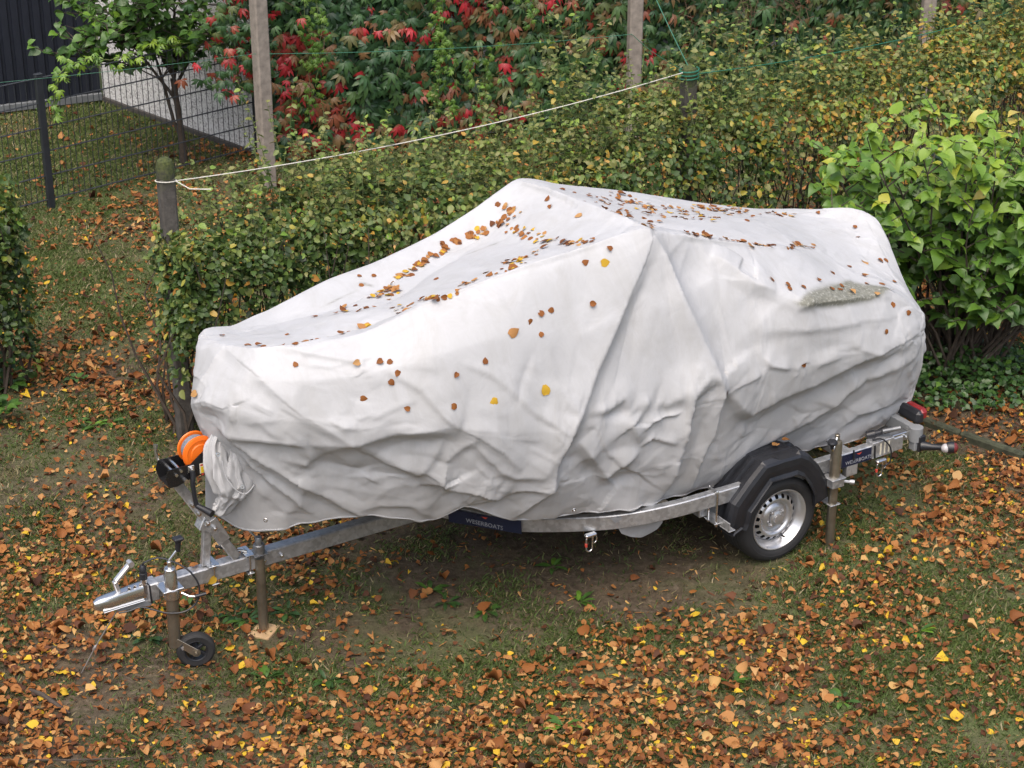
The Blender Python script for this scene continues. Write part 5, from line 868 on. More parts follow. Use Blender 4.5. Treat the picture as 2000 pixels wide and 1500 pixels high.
mb = MB(); mb.box(wa + Vector((-.080, .0720, .030)), (.022, .001, .008), None, .0003); mb.box(wa + Vector((-.080, .0720, -.022)), (.014, .001, .010), None, .0003); mb.build('label_print', M['red'], wob)
h0 = wa + Vector((-.02, .085, .02)); mb = MB(); mb.tube([h0, h0 + Vector((0, .008, -.03)), h0 + Vector((.01, .015, -.06)), h0 + Vector((.005, .02, -.15)), h0 + Vector((0, .024, -.185))], [.014, .014, .012, .012, .013], 12); mb.tube([h0 + Vector((0, .024, -.185)), h0 + Vector((-.03, .07, -.20)), h0 + Vector((-.045, .105, -.207))], [.013, .017, .019], 14); mb.build('crank_handle', M['black_plastic'], wob)
mb = MB(); mb.box(wa + Vector((-.115, .02, -.03)), (.06, .05, .05), None, .012); mb.build('bow_roller', M['black_plastic'], wpost)
# prop stands
def stand(u_, v_, ztop, zb, nm, crank):
    mb = MB(); mb.cyl((u_, v_, .02 if not crank else .0), (u_, v_, ztop - .12 if crank else ztop - .05), .026, n=20)
    mb.lathe((u_, v_, .0), (0, 0, 1), [(.001, .0), (.055, .0), (.055, .006), (.026, .010)], 24)
    s_ = mb.build(nm, M['bronze'], trailer); mb = MB()
    if crank:
        mb.lathe((u_, v_, ztop - .24), (0, 0, 1), [(.031, -.06), (.031, .20), (.027, .212), (.014, .215), (.014, .25), (.011, .253), (.001, .254)], 20); mb.build('outer_tube', M['bronze'], s_)
        mb = MB(); mb.tube([(u_, v_, ztop - .0), (u_ + .05, v_ + .035, ztop - .035), (u_ + .075, v_ + .05, ztop - .045), (u_ + .082, v_ + .055, ztop - .02)], .0085, 8); mb.build('crank', M['zinc'], s_)
        mb = MB(); mb.lathe((u_ + .082, v_ + .055, ztop - .02), (0, 0, 1), [(.010, -.01), (.012, .012), (.026, .018), (.030, .028), (.026, .037), (.001, .042)], 18); mb.build('crank_knob', M['black_plastic'], s_)
        mb = MB(); mb.box((u_, v_ - .02, zb), (.085, .12, .05)); mb.box((u_, v_ - .02, zb + .028), (.10, .13, .006)); mb.tube([(u_ - .04, v_ + .02, zb), (u_ - .08, v_ + .05, zb - .005)], .009, 8); mb.cyl((u_ - .075, v_ + .046, zb - .004), (u_ - .095, v_ + .06, zb - .006), .014); mb.build('clamp', M['galv'], s_); mb = MB(); mb.box((u_, v_ - .02, zb - .14), (.07, .10, .006)); mb.build('collar_plate', M['galv'], s_)
    else:
        mb.lathe((u_, v_, zb), (0, 0, 1), [(.030, 0), (.030, .05), (.026, .055), (.019, .056), (.019, .09), (.016, .095), (.001, .096)], 20); mb.box((u_, v_, zb), (.08, .07, .006)); mb.build('head', M['galv_dull'], s_)
        mb = MB(); mb.tube([(u_, v_, zb + .08), (u_ + .02, v_ - .10, zb + .105)], .006, 8); mb.build('crank', M['zinc'], s_)
    return s_
stand(2.745, .10, .50, .478, 'prop_stand', False)
stand(-.348, .985, .70, .42, 'prop_stand', True)
blk = empty('foot_block', T0 + Vector((0, 0, 0)), 0); bl = Matrix.Rotation(TZ, 4, 'Z') @ Vector((2.75, .11, 0)); blk.location = T0 + bl; blk.rotation_euler.z = TZ + R(38)
mb = MB(); mb.box((0, 0, .004), (.14, .12, .03), None, .003); mb.build('block', M['wood'], blk); tag(blk, 'pale square wooden block under the front prop stand', 'block')
# side rails
zr = .46
rail = [(1.70, .10, .44), (1.61, .25, .445), (1.48, .47, .46), (1.27, .65, .475), (1.00, .80, .485), (.72, .875, .495), (.42, .90, .50), (0, .91, .50), (-.55, .92, .50), (-.88, .92, .50)]
def ribbon(path, wd, ht, name, mat, parent, mirror=1):
    p = smooth_path(path, 6); mb = MB(); V = []
    for i, q in enumerate(p):
        t = (p[min(i + 1, len(p) - 1)] - p[max(i - 1, 0)]); t.z = 0; t.normalize(); nrm_ = Vector((-t.y, t.x, 0))
        c_ = .005
        for (a, b) in ((-1, -1), (1, -1), (1, 1), (-1, 1)):
            for (da, db) in (((0, c_), (c_, 0)) if a * b > 0 else ((c_, 0), (0, c_))):
                v_ = q + nrm_ * (a * (wd / 2 - da)) + Vector((0, 0, b * (ht / 2 - db))); V.append(Vector((v_.x, v_.y * mirror, v_.z)))
    F = [(i * 8 + k_, i * 8 + (k_ + 1) % 8, (i + 1) * 8 + (k_ + 1) % 8, (i + 1) * 8 + k_) for i in range(len(p) - 1) for k_ in range(8)] + [tuple(range(8)), tuple((len(p) - 1) * 8 + k_ for k_ in range(8))]
    mb.add(V, F); return mb.build(name, mat, parent)
r1 = ribbon(rail, .05, .085, 'side_rail', M['galv'], trailer); r2_ = ribbon([(a, b - .02, c) for a, b, c in rail], .05, .085, 'side_rail', M['galv'], trailer, -1)
mb = MB(); mb.beam((-.78, .945, .52), (-.70, .945, .52), .004, .085); mb.build('rail_end', M['galv'], r1)
mb = MB(); mb.beam((-.64, .93, .515), (-.80, .93, .515), .062, .10, ch=.003); mb.build('rail_sleeve', M['galv'], r1)
for i in range(3):
    mb = MB(); mb.box((-.70 - .03 * i, .9615, .515), (.011, .001, .07), None, .0003); mb.build('stripe', M['cream'], r1)
mb = MB(); mb.beam((-.78, .915, .53), (-1.00, .915, .53), .045, .055); hexbolt(mb, (-.90, .94, .53), (0, 1, 0)); mb.build('extension', M['zinc'], r1)
mb = MB()
for u_ in (1.2, .25, -.55): mb.beam((u_, -.66 if u_ > 1 else -.86, .47), (u_, .66 if u_ > 1 else .86, .47), .06, .06)
mb.build('cross_member', M['galv'], trailer)
mb = MB(); mb.beam((0, -.80, .30), (0, .80, .30), .07, .07); mb.beam((.30, .70, .40), (-.14, .70, .40), .05, .09); mb.beam((.0, .72, .40), (0, .72, .28), .1, .05); mb.build('axle', M['galv'], trailer)
mb = MB(); mb.beam((.48, .80, .40), (.28, .80, .40), .10, .07); mb.build('spring_hanger', M['galv'], trailer)
mb = MB(); mb.cyl((.62, .52, .40), (.62, .70, .40), .05, n=20); mb.build('keel_roller', M['hull'], trailer)
mb = MB(); mb.cyl((1.2, -.04, .52), (1.2, .16, .52), .045, n=20); mb.build('keel_roller', M['black_plastic'], trailer)
# wheel
def wheel(sd):
    c0 = Vector((0, .95 * sd, .2625)); ax_ = (0, sd, 0)
    mb = MB(); mb.lathe(c0, ax_, [(.001, -.028), (.045, -.028), (.045, -.018), (.032, -.012), (.030, .0), (.001, .003)], 28)
    for i in range(4):
        a_ = R(50) + i * math.pi / 2; hexbolt(mb, c0 + Vector((math.cos(a_) * .052, -.032 * sd, math.sin(a_) * .052)), ax_, .011, .014)
    wh = mb.build('wheel', M['rim'], trailer)
    mb = MB(); mb.lathe(c0, ax_, [(.172, -.185), (.182, -.192), (.184, -.186), (.170, -.17), (.150, -.15), (.150, -.045), (.166, -.030), (.170, -.012), (.180, -.004), (.184, .002), (.183, .006), (.178, .006), (.172, -.004), (.165, -.010), (.160, -.026), (.152, -.034), (.146, -.055)], 64)
    # disc with holes: rings of quads around 18 openings
    prof = [(.146, -.055), (.142, -.048), (.1395, -.0440), (.1365, -.0405), (.1325, -.037), (.1285, -.034), (.1245, -.0315), (.1205, -.029), (.1175, -.0275), (.112, -.026), (.105, -.027), (.095, -.034), (.088, -.048), (.078, -.052), (.070, -.046), (.060, -.038), (.03, -.036)]
    n_ = 216; base = len(mb.v); per = 12
    for r_, h_ in prof:
        for k_ in range(n_): a_ = 2 * math.pi * k_ / n_; mb.v.append((c0.x + math.cos(a_) * r_, c0.y + h_ * sd, c0.z + math.sin(a_) * r_))
    # split hole band rows into finer grid: rows between .140 and .115
    rows = len(prof); 
    for i in range(rows - 1):
        for k_ in range(n_):
            rm = (prof[i][0] + prof[i + 1][0]) / 2
            if abs((rm - .1285) / .0112) ** 2.6 + abs(((k_ % per) - 5.5) / 3.1) ** 2.6 < 1: continue
            a = base + i * n_ + k_; b = base + i * n_ + (k_ + 1) % n_; mb.f.append((a, b, b + n_, a + n_))
    mb.build('rim', M['rim'], wh)
    mb = MB(); mb.lathe(c0, ax_, [(.148, -.05), (.148, -.14)], 48); mb.lathe(c0, ax_, [(.001, -.075), (.149, -.075)], 48); mb.build('brake_drum', M['black_plastic'], wh)
    pr_ = [(.176, -.004), (.186, .002), (.196, .010), (.212, .014), (.216, .0135), (.219, .015), (.232, .013), (.244, .006), (.252, -.004), (.257, -.014)]
    tread = []
    for j in range(5):
        x0 = -.020 - j * .036; tread += [(.2605 + (.001 if 0 < j < 4 else 0), x0), (.2620, x0 - .028), (.256, x0 - .0285), (.256, x0 - .034)]
    back = [(r_, -.187 - (h_ + .004)) for r_, h_ in pr_[::-1]]
    mb = MB(); mb.lathe(c0, ax_, pr_ + tread[:-2] + back, 72); mb.build('tyre', M['rubber'], wh)
    mb = MB(); a_ = R(-62); q = c0 + Vector((math.cos(a_) * -.128, -.03 * sd, math.sin(a_) * .128)); q = c0 + Vector((-.05, -.03 * sd, -.128)); mb.cyl(q, q + Vector((.012, .035 * sd, .012)), .005, .006); mb.build('valve', M['black_plastic'], wh)
    return wh
wheel(1); wheel(-1)
# mudguards: moulded shell with ribs and an outer lip
def mudguard(sd):
    prof = [(.372, .315), (.352, .36), (.328, .455), (.235, .558), (.140, .648), (.02, .652), (-.10, .648), (-.165, .611), (-.24, .525), (-.295, .435), (-.312, .335)]
    P2 = []
    for i in range(len(prof) - 1):
        for t in (0, .12, .5, .88) if 0 < i else (0, .5): P2.append((prof[i][0] + (prof[i + 1][0] - prof[i][0]) * t, prof[i][1] + (prof[i + 1][1] - prof[i][1]) * t))
    P2.append(prof[-1]); P2 = P2[::1]
    cen = Vector((0, 0, .26)); V = []; F = []
    vs = [(.700, -.004), (.712, 0), (.780, 0), (.790, .0125), (.812, .0125), (.822, 0), (.846, 0), (.856, .0125), (.878, .0125), (.888, 0), (.912, 0), (.922, .016), (.952, .016), (.975, .006), (.985, -.012), (.987, -.05), (.984, -.085), (.992, -.10), (1.0, -.103), (1.0, -.108), (.97, -.10)]
    for i, (u_, z_) in enumerate(P2):
        rad = Vector((u_, 0, z_ - .24)); L_ = rad.length; rad.normalize(); flat = (.0 if -.02 < 0 else 0)
        topz = 1.0 if abs(u_ + .0) > .14 or z_ < .6 else .25
        for v_, d_ in vs:
            dd = d_ * (topz * 1.6 if 0 < d_ < .013 else 1.2)
            if .91 <= v_ <= .96 and d_ > .013 and -.10 < u_ < .06: dd = .002
            q = Vector((u_, 0, z_)) + rad * dd
            if d_ < -.01: 
                sc_ = 1 + d_ / L_ * (1.0 if d_ > -.09 else 1.0); q = Vector((u_ * sc_, 0, .24 + (z_ - .24) * sc_ * 1.0))
            V.append((q.x, v_ * sd, q.z))
    m_ = len(vs)
    for i in range(len(P2) - 1):
        for k_ in range(m_ - 1): F.append((i * m_ + k_, i * m_ + k_ + 1, (i + 1) * m_ + k_ + 1, (i + 1) * m_ + k_))
    mb = MB(); mb.add(V, F); o = mb.build('mudguard', M['black_plastic'], trailer, False)
    md = o.modifiers.new('s', 'SOLIDIFY'); md.thickness = .004; md.offset = -1; return o
mg = mudguard(1); mudguard(-1)
mb = MB(); mb.beam((.392, .86, .345), (.392, 1.03, .345), .045, .006); mb.beam((.41, .80, .372), (.41, 1.03, .372), .006, .05); hexbolt(mb, (.395, .99, .35), (0, 0, 1), .009); hexbolt(mb, (.395, .93, .35), (0, 0, 1), .009); mb.build('guard_bracket', M['galv'], trailer)
mb = MB(); mb.tube(smooth_path([(.37, .86, .30), (.37, 1.0, .30), (.36, 1.01, .31), (.31, 1.01, .33)], 4), .009, 8); mb.build('guard_stay', M['black_plastic'], trailer)
ubolt(r1, .43, .865, .935, .37, .545, .007)
# stickers with lettering
def text_mesh(body, size, mat, name, parent, M4):
    c_ = bpy.data.curves.new(name, 'FONT'); c_.body = body; c_.size = size; c_.extrude = .0004; c_.align_x = 'CENTER'; c_.align_y = 'CENTER'; c_.resolution_u = 2
    t_ = bpy.data.objects.new('tmp', c_); COL.objects.link(t_); bpy.context.view_layer.update()
    me = bpy.data.meshes.new_from_object(t_.evaluated_get(bpy.context.evaluated_depsgraph_get())); bpy.data.objects.remove(t_)
    me.materials.clear(); me.materials.append(mat); o = bpy.data.objects.new(name, me); COL.objects.link(o); o.parent = parent; o.matrix_basis = M4; return o
def rail_sticker(ua, ub, body, size):
    # strip hugging the outer rail face between two stations
    p = smooth_path(rail, 6); best = [q for q in p if min(ua, ub) - 1e-3 <= q.x <= max(ua, ub) + 1e-3]
    a = Vector((ua, float(np.interp(ua, [q.x for q in p][::-1], [q.y for q in p][::-1])), float(np.interp(ua, [q.x for q in p][::-1], [q.z for q in p][::-1]))))
    b = Vector((ub, float(np.interp(ub, [q.x for q in p][::-1], [q.y for q in p][::-1])), float(np.interp(ub, [q.x for q in p][::-1], [q.z for q in p][::-1]))))
    t = (b - a).normalized(); t.z = 0; t.normalize(); nrm_ = Vector((0, 0, 1)).cross(t) * -1
    if nrm_.y < 0: nrm_ = -nrm_
    c_ = (a + b) / 2; off_ = .030
    for q in p:
        if min(ua, ub) <= q.x <= max(ua, ub): off_ = max(off_, (q - c_).dot(nrm_) + .028)
    mb = MB(); mb.beam(a + nrm_ * off_, b + nrm_ * off_, .0025, .078, ch=.0005); s_ = mb.build('name_plate', M['navy'], r1, False)
    xa = Vector((-nrm_.y, nrm_.x, 0))       # reading direction seen from outside
    if xa.dot(Vector((-1, 0, 0))) < 0: xa = -xa
    Mx = Matrix((xa, (0, 0, 1), nrm_)).transposed().to_4x4(); Mx.translation = c_ + nrm_ * (off_ + .0022) + Vector((0, 0, -.017))
    text_mesh(body, size, M['lettering'], 'lettering', s_, Mx)
    mb = MB(); q = c_ + nrm_ * (off_ + .0016) + Vector((0, 0, .022)); mb.prism([q - xa * .018 + Vector((0, 0, .004)), q + xa * .020 + Vector((0, 0, .006)), q + xa * .004 + Vector((0, 0, -.006))], nrm_ * .001); mb.build('emblem', M['red'], s_, False)
rail_sticker(1.645, 1.405, 'WESERBOATS', .035)
rail_sticker(-.43, -.67, 'WESERBOATS', .031)
# black clips and tether at the rear rail
mb = MB(); mb.tube(smooth_path([(-.66, .93, .57), (-.70, .97, .58), (-.75, .985, .52), (-.76, .985, .44), (-.73, .98, .41), (-.70, .975, .415)], 4), .005, 6); mb.tube([(-.655, .955, .55), (-.66, .957, .47)], .010, 6); mb.tube([(-.50, .96, .56), (-.505, .963, .50)], .006, 6); mb.build('wiring', M['black_plastic'], trailer)
mb = MB(); mb.cyl((-.70, .90, .585), (-.80, .93, .60), .017); mb.cyl((-.66, .88, .575), (-.70, .90, .585), .024); mb.build('winch_roller', M['black_plastic'], trailer)
mb = MB(); mb.cyl((-.73, .93, .605), (-.83, .965, .615), .013); mb.build('roller_pin', M['galv_dull'], trailer)
mb = MB(); mb.beam((-.47, .93, .43), (-.55, .93, .43), .04, .075); mb.build('rail_lug', M['galv'], trailer)
# light board at the rear
lb = MB(); lb.beam((-.97, -.95, .535), (-.97, .95, .535), .045, .08, ch=.004); lb.lathe((-.97, .95, .535), (0, 0, 1), [(.001, -.04), (.040, -.04), (.040, .042), (.001, .042)], 24); lb.box((-.97, .955, .50), (.06, .05, .12), None, .004)
lbo = lb.build('light_board', M['grey_plastic'], trailer)
mb = MB(); mb.box((-1.035, .75, .60), (.06, .34, .085), None, .022); mb.build('tail_light_base', M['black_plastic'], lbo)
mb = MB(); mb.box((-1.058, .76, .615), (.06, .32, .07), None, .024); mb.build('tail_light', M['red_lens'], lbo)
mb = MB(); mb.box((-1.035, -.75, .60), (.06, .34, .085), None, .022); mb.box((-1.058, -.76, .615), (.06, .32, .07), None, .024); mb.build('tail_light', M['red_lens'], lbo)
mb = MB(); mb.box((-.985, .985, .485), (.05, .022, .10), None, .006); mb.tube([(-.985, .99, .47), (-1.02, 1.04, .475), (-1.05, 1.09, .485)], [.030, .020, .017], 12); mb.lathe((-1.06, 1.10, .487), (-.75, .65, .05), [(.017, -.01), (.022, .004), (.032, .01), (.036, .03), (.034, .05)], 20); mb.build('marker_arm', M['black_plastic'], lbo)
mb = MB(); c_ = Vector((-1.06, 1.10, .487)); mb.lathe(c_ + Vector((.006, .010, 0)), (.85, .50, .05), [(.0255, -.012), (.0265, .0), (.022, .014), (.012, .022), (.001, .025)], 18); mb.build('marker_lens', M['clear_lens'], lbo)
mb = MB(); mb.lathe(c_ + Vector((-.035, .032, .0025)), (-.75, .65, .05), [(.033, .0), (.028, .014), (.014, .024), (.001, .027)], 18); mb.build('marker_lens', M['marker_red'], lbo)
# carabiners (hang from the rails)
def in_world(p_): return T0 + Matrix.Rotation(TZ, 3, 'Z') @ Vector(p_)
def carab(u_, v_, z_, label):
    r_ = empty('carabiner', in_world((u_, v_, z_)), TZ); tag(r_, label, 'carabiner', 'carabiners hanging from the trailer rail')
    mb = MB(); loop = [(math.cos(a_) * .020, 0, -.045 + math.sin(a_) * .020 + (.025 if math.sin(a_) > 0 else -.025)) for a_ in [k_ * math.pi / 8 for k_ in range(16)]]
    mb.tube([Vector(q) for q in loop], .0048, 8, closed=True); mb.build('hook', M['zinc'], r_)
    mb = MB(); mb.cyl((.020, 0, -.038), (.020, 0, -.056), .0075, n=10); mb.build('gate_nut', M['red'], r_)
    mb = MB(); mb.tube([Vector((-.032 + math.cos(a_) * .014, .002, -.022 + math.sin(a_) * .024)) for a_ in [k_ * math.pi / 6 for k_ in range(12)]], .004, 7, closed=True); mb.build('ring', M['zinc'], r_)
    mb = MB(); mb.box((-.006, 0, .008), (.07, .03, .02), None, .007); mb.build('eye_plate', M['zinc'], r_)
carab(1.155, .785, .425, 'steel carabiner with red nut hanging from the curved front part of the near rail')
carab(-.69, .975, .44, 'steel carabiner with red nut hanging by the rear light board of the trailer')
mb = MB(); a_ = in_world((3.50, .06, .385)); b_ = Vector((-2.198, 8.738, .0)); m_ = a_.lerp(b_, .62)
mb.tube([a_, m_], .0035, 6); mb.tube([m_, b_ - Vector((0, 0, .02))], .003, 6); mb.lathe(m_, (b_ - a_), [(.003, -.02), (.008, -.01), (.008, .01), (.003, .02)], 8)
tag(mb.build('tether_wire', M['thin_wire']), 'thin tether wire running from the coupling down to the lawn', 'wire')

# boat hull under the cover
hull = empty('boat', T0, TZ); tag(hull, 'white motor boat hull almost completely hidden under the tarpaulin', 'boat')
st_ = [(-1.05, .62, .72, 1.02), (-.6, .70, .76, 1.02), (0, .74, .78, 1.04), (.7, .74, .78, 1.08), (1.3, .64, .74, 1.14), (1.9, .42, .58, 1.20), (2.4, .18, .36, 1.27), (2.7, .04, .12, 1.33)]
mb = MB(); V = []; F = []
for (u_, bw, gw, gh) in st_:
    kz = .54 + max(0, (u_ - 1.3)) ** 2 * .22
    sec = [(-gw, gh), (-bw, kz + .22), (-bw * .5, kz + .09), (0, kz), (bw * .5, kz + .09), (bw, kz + .22), (gw, gh)]
    V += [(u_, a, b) for a, b in sec]
for i in range(len(st_) - 1):
    for k_ in range(6): F.append((i * 7 + k_, i * 7 + k_ + 1, (i + 1) * 7 + k_ + 1, (i + 1) * 7 + k_))
F.append(tuple(range(7))); F += [(i * 7, (i + 1) * 7, (i + 1) * 7 + 6, i * 7 + 6) for i in range(len(st_) - 1)]
mb.add(V, F); mb.build('hull', M['hull'], hull)
mb = MB(); mb.box((2.75, .10, .93), (.05, .02, .12), None, .004); mb.build('bow_plate', M['galv_dull'], hull)

# ------------------------------------------------------------------ the cover
k = NT('white_tarpaulin')
uv = k.n('ShaderNodeTexCoord').outputs['Object']
n_big = k.noise(1.3, 5, .65, uv); n_mid = k.noise(7, 6, .7, uv, 1.0); n_fine = k.noise(60, 5, .7, uv)
base = k.ramp(n_mid, [(.25, (.40, .405, .415)), (.7, (.45, .457, .473))])
spots = k.ramp(k.noise(34, 6, .8, uv, .4), [(.66, (0, 0, 0)), (.74, (1, 1, 1))])
st_w = k.n('ShaderNodeTexNoise'); st_w.inputs['Scale'].default_value = 3.2; st_w.inputs['Detail'].default_value = 7; st_w.inputs['Roughness'].default_value = .72; st_w.inputs['Distortion'].default_value = 1.4
mp = k.n('ShaderNodeMapping'); mp.inputs['Scale'].default_value = (1.6, 1, .45); k.l(uv, mp.inputs['Vector']); k.l(mp.outputs[0], st_w.inputs['Vector'])
base = k.mix(k.ramp(st_w.outputs['Fac'], [(.46, (0, 0, 0)), (.72, (.55, .55, .55))]), base, (.355, .352, .345))
sp2 = k.math('MULTIPLY', spots, k.ramp(n_big, [(.46, (0, 0, 0)), (.62, (1, 1, 1))]))
c = k.mix(k.math('MULTIPLY', sp2, .35), base, (.22, .225, .24))
up_ = k.attr('dirt')
dirtc = k.ramp(n_fine, [(.3, (.10, .10, .078)), (.55, (.20, .20, .165)), (.7, (.42, .42, .39))])
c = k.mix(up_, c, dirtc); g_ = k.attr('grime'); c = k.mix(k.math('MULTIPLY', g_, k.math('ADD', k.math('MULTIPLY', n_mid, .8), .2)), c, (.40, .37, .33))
k.l(c, k.b.inputs['Base Color']); k.l(k.math('ADD', k.math('MULTIPLY', n_mid, .25), .45), k.b.inputs['Roughness']); k.b.inputs['Specular IOR Level'].default_value = .25
v1 = k.n('ShaderNodeTexVoronoi', feature='DISTANCE_TO_EDGE'); v1.inputs['Scale'].default_value = 9
dn = k.n('ShaderNodeTexNoise'); dn.inputs['Scale'].default_value = 4; k.l(uv, dn.inputs['Vector']); mx = k.n('ShaderNodeMix', data_type='VECTOR'); mx.inputs[0].default_value = .22; k.l(uv, mx.inputs[4]); k.l(dn.outputs['Color'], mx.inputs[5]); k.l(mx.outputs[1], v1.inputs['Vector'])
cre = k.ramp(v1.outputs['Distance'], [(0, (1, 1, 1)), (.05, (.25, .25, .25)), (.16, (0, 0, 0))])
hh = k.math('ADD', k.math('MULTIPLY', cre, k.math('MULTIPLY', n_big, .0)), k.math('ADD', k.math('MULTIPLY', n_mid, .8), k.math('MULTIPLY', n_fine, .10)))
wv = k.n('ShaderNodeTexWave', wave_type='BANDS', bands_direction='DIAGONAL'); wv.inputs['Scale'].default_value = 160; wv.inputs['Distortion'].default_value = 3; k.l(uv, wv.inputs['Vector'])
hh = k.math('ADD', hh, k.math('MULTIPLY', wv.outputs['Fac'], .03))
k.bump(hh, .30, .010)
M['tarp'] = k.m
G = np.array(GRID)
def herm(Pm, tt, kk=.5):
    n = len(Pm); i = np.clip(tt.astype(int), 0, n - 2); f = tt - i
    d = Pm[1:] - Pm[:-1]; L = np.linalg.norm(d, axis=-1)[..., None] + 1e-6; a = L[:-1]; b = L[1:]
    tn = (d[:-1] / a * b + d[1:] / b * a) / (a + b)
    mi = np.concatenate([d[:1], tn * a, d[-1:]]); mo = np.concatenate([d[:1], tn * b, d[-1:]])
    f = f.reshape((len(tt),) + (1,) * (Pm.ndim - 1))
    return (2 * f**3 - 3 * f**2 + 1) * Pm[i] + (f**3 - 2 * f**2 + f) * kk * mo[i] + (3 * f**2 - 2 * f**3) * Pm[i + 1] + (f**3 - f**2) * kk * mi[i + 1]
def surf(A, B):
    s_ = herm(G, A); return np.swapaxes(herm(np.swapaxes(s_, 0, 1).copy(), B), 0, 1)
NA, NB = 600, 375
A = np.linspace(0, len(G) - 1, NA); B = np.linspace(0, G.shape[1] - 1, NB); SF = surf(A, B)
def normals(X):
    du = np.gradient(X, axis=0); dv = np.gradient(X, axis=1); n_ = np.cross(du, dv); return n_ / (np.linalg.norm(n_, axis=-1, keepdims=True) + 1e-9)
N0 = normals(SF)
mid = N0[NA // 2, int(NB * .75)]
if mid[1] < 0: N0 = -N0
Xf = SF.reshape(-1, 3); disp = np.zeros(len(Xf))
wq = SF + .05 * np.stack([noise(SF, 2.1, 90), noise(SF, 2.1, 91), noise(SF, 2.1, 92)], -1)    # warped coordinates
wq = wq.reshape(-1, 3)
def bil(a, b):
    return surf(np.array([a], float), np.array([b], float))[0, 0]
rs = random.Random(55); SMALL = []
for i in range(330):
    lowp = i < 210
    a = rs.uniform(1.2, 16.6); b = rs.uniform(8.6, 10.8) if lowp else rs.uniform(4.2, 9.0); L_ = rs.uniform(.25, .9) * (1.0 if lowp else 1.3); th = (rs.choice((.5, 1.2, 1.4, 1.6, -1.3) if 6 < a < 13 else (.3, .6, -.5, 1.2)) if lowp else rs.choice((.6, -.7, 1.3))) + rs.gauss(0, .25)
    da, db = math.cos(th) * L_ * .9, math.sin(th) * L_ * .75; q = [(a, b), (a + da * .5 + rs.gauss(0, .05), b + db * .5 + rs.gauss(0, .05)), (a + da, b + db)]
    if all(1.0 <= p_[0] <= 17.0 and 3.2 <= p_[1] <= 10.95 for p_ in q): SMALL.append((rs.choice((1, 1, -1)) * rs.uniform(.004, .011) * (1 if lowp else .55), rs.uniform(.016, .036), q))
for amp, wd_, pts in list(FOLDS) + SMALL:
    Q = [bil(a, b) for a, b in pts]; n_ = len(Q); acc = np.full(len(Xf), 1e9); tp = np.zeros(len(Xf)); L = [0]
    for i in range(n_ - 1): L.append(L[-1] + np.linalg.norm(Q[i + 1] - Q[i]))
    lo = np.min(Q, 0) - 4.4 * wd_; hi = np.max(Q, 0) + 4.4 * wd_; sel = np.where(((Xf > lo) & (Xf < hi)).all(1))[0]; X = Xf[sel] + (.016 if wd_ > .035 else .0) * np.stack([noise(Xf[sel], 2.6, 95), noise(Xf[sel], 2.6, 96), noise(Xf[sel], 2.6, 97)], -1)
    acc = np.full(len(sel), 1e9); tp = np.zeros(len(sel)); sd = np.ones(len(sel))
    nq = N0.reshape(-1, 3)[sel]
    for i in range(n_ - 1):
        s_ = Q[i + 1] - Q[i]; t = np.clip(((X - Q[i]) @ s_) / (s_ @ s_), 0, 1); d_ = np.linalg.norm(X - (Q[i] + t[:, None] * s_), axis=1); m = d_ < acc
        acc[m] = d_[m]; cr_ = np.cross(s_, nq[m]); cr_ = np.where((cr_ @ np.array([-.35, 0, -1.0]) < 0)[:, None], -cr_, cr_); sd[m] = np.sign(((X - (Q[i] + t[:, None] * s_))[m] * cr_).sum(1)); tp[m] = (L[i] + t[m] * (L[i + 1] - L[i])) / L[-1]
    taper = np.clip(np.minimum(tp, 1 - tp) * 5, 0, 1) ** .6 * .85 + .15
    x_ = acc / wd_ * (np.where(sd > 0, 2.1, .62) if amp > 0 and acc.size else .75); x_ = np.where(acc < .004, 0, x_); pf = np.clip(1 - x_ / 2.1, 0, 1) ** 1.9
    disp[sel] += amp * pf * taper * .62
# free crumpling: sharp-ridged noise, stronger low down
zz = Xf[:, 2]; low = np.clip((1.45 - zz) / .5, 0, 1)
nearside = np.clip(Xf[:, 1] * 3 + .2, 0, 1)
# stiff-cloth creases: straight fold lines with local extent, sharp crests
AU = Xf[:, 0] + .35 * Xf[:, 1]; AV = np.cumsum(np.linalg.norm(np.diff(SF, axis=1, prepend=SF[:, :1]), axis=-1), 1).ravel()
AV = AV - AV.reshape(NA, NB)[:, NB // 2].repeat(NB)
W2 = np.column_stack([AU, AV]); rgc = np.random.default_rng(77)
def creases(n, f0, f1, amp, mf, cut, seed, ang0=None, spread=3.2):
    h = np.zeros(len(Xf))
    for i in range(n):
        th = rgc.uniform(0, np.pi) if ang0 is None else ang0 + rgc.normal() * spread; f = rgc.uniform(f0, f1)
        q = (W2 @ np.array([math.cos(th), math.sin(th)])) * f + rgc.random() * 9 + .22 * noise(W2, mf * .8, seed + i * 5)
        tri = np.abs(q - np.floor(q) - .5) * 2            # 0..1 triangle
        tri = np.where(rgc.random() < .5, tri, 1 - tri)
        m = np.clip((noise(W2 + 3.1 * i, mf, seed + i * 5 + 1) - cut) * 3.2, 0, 1)
        h += tri ** 1.25 * m / f * amp
    return h
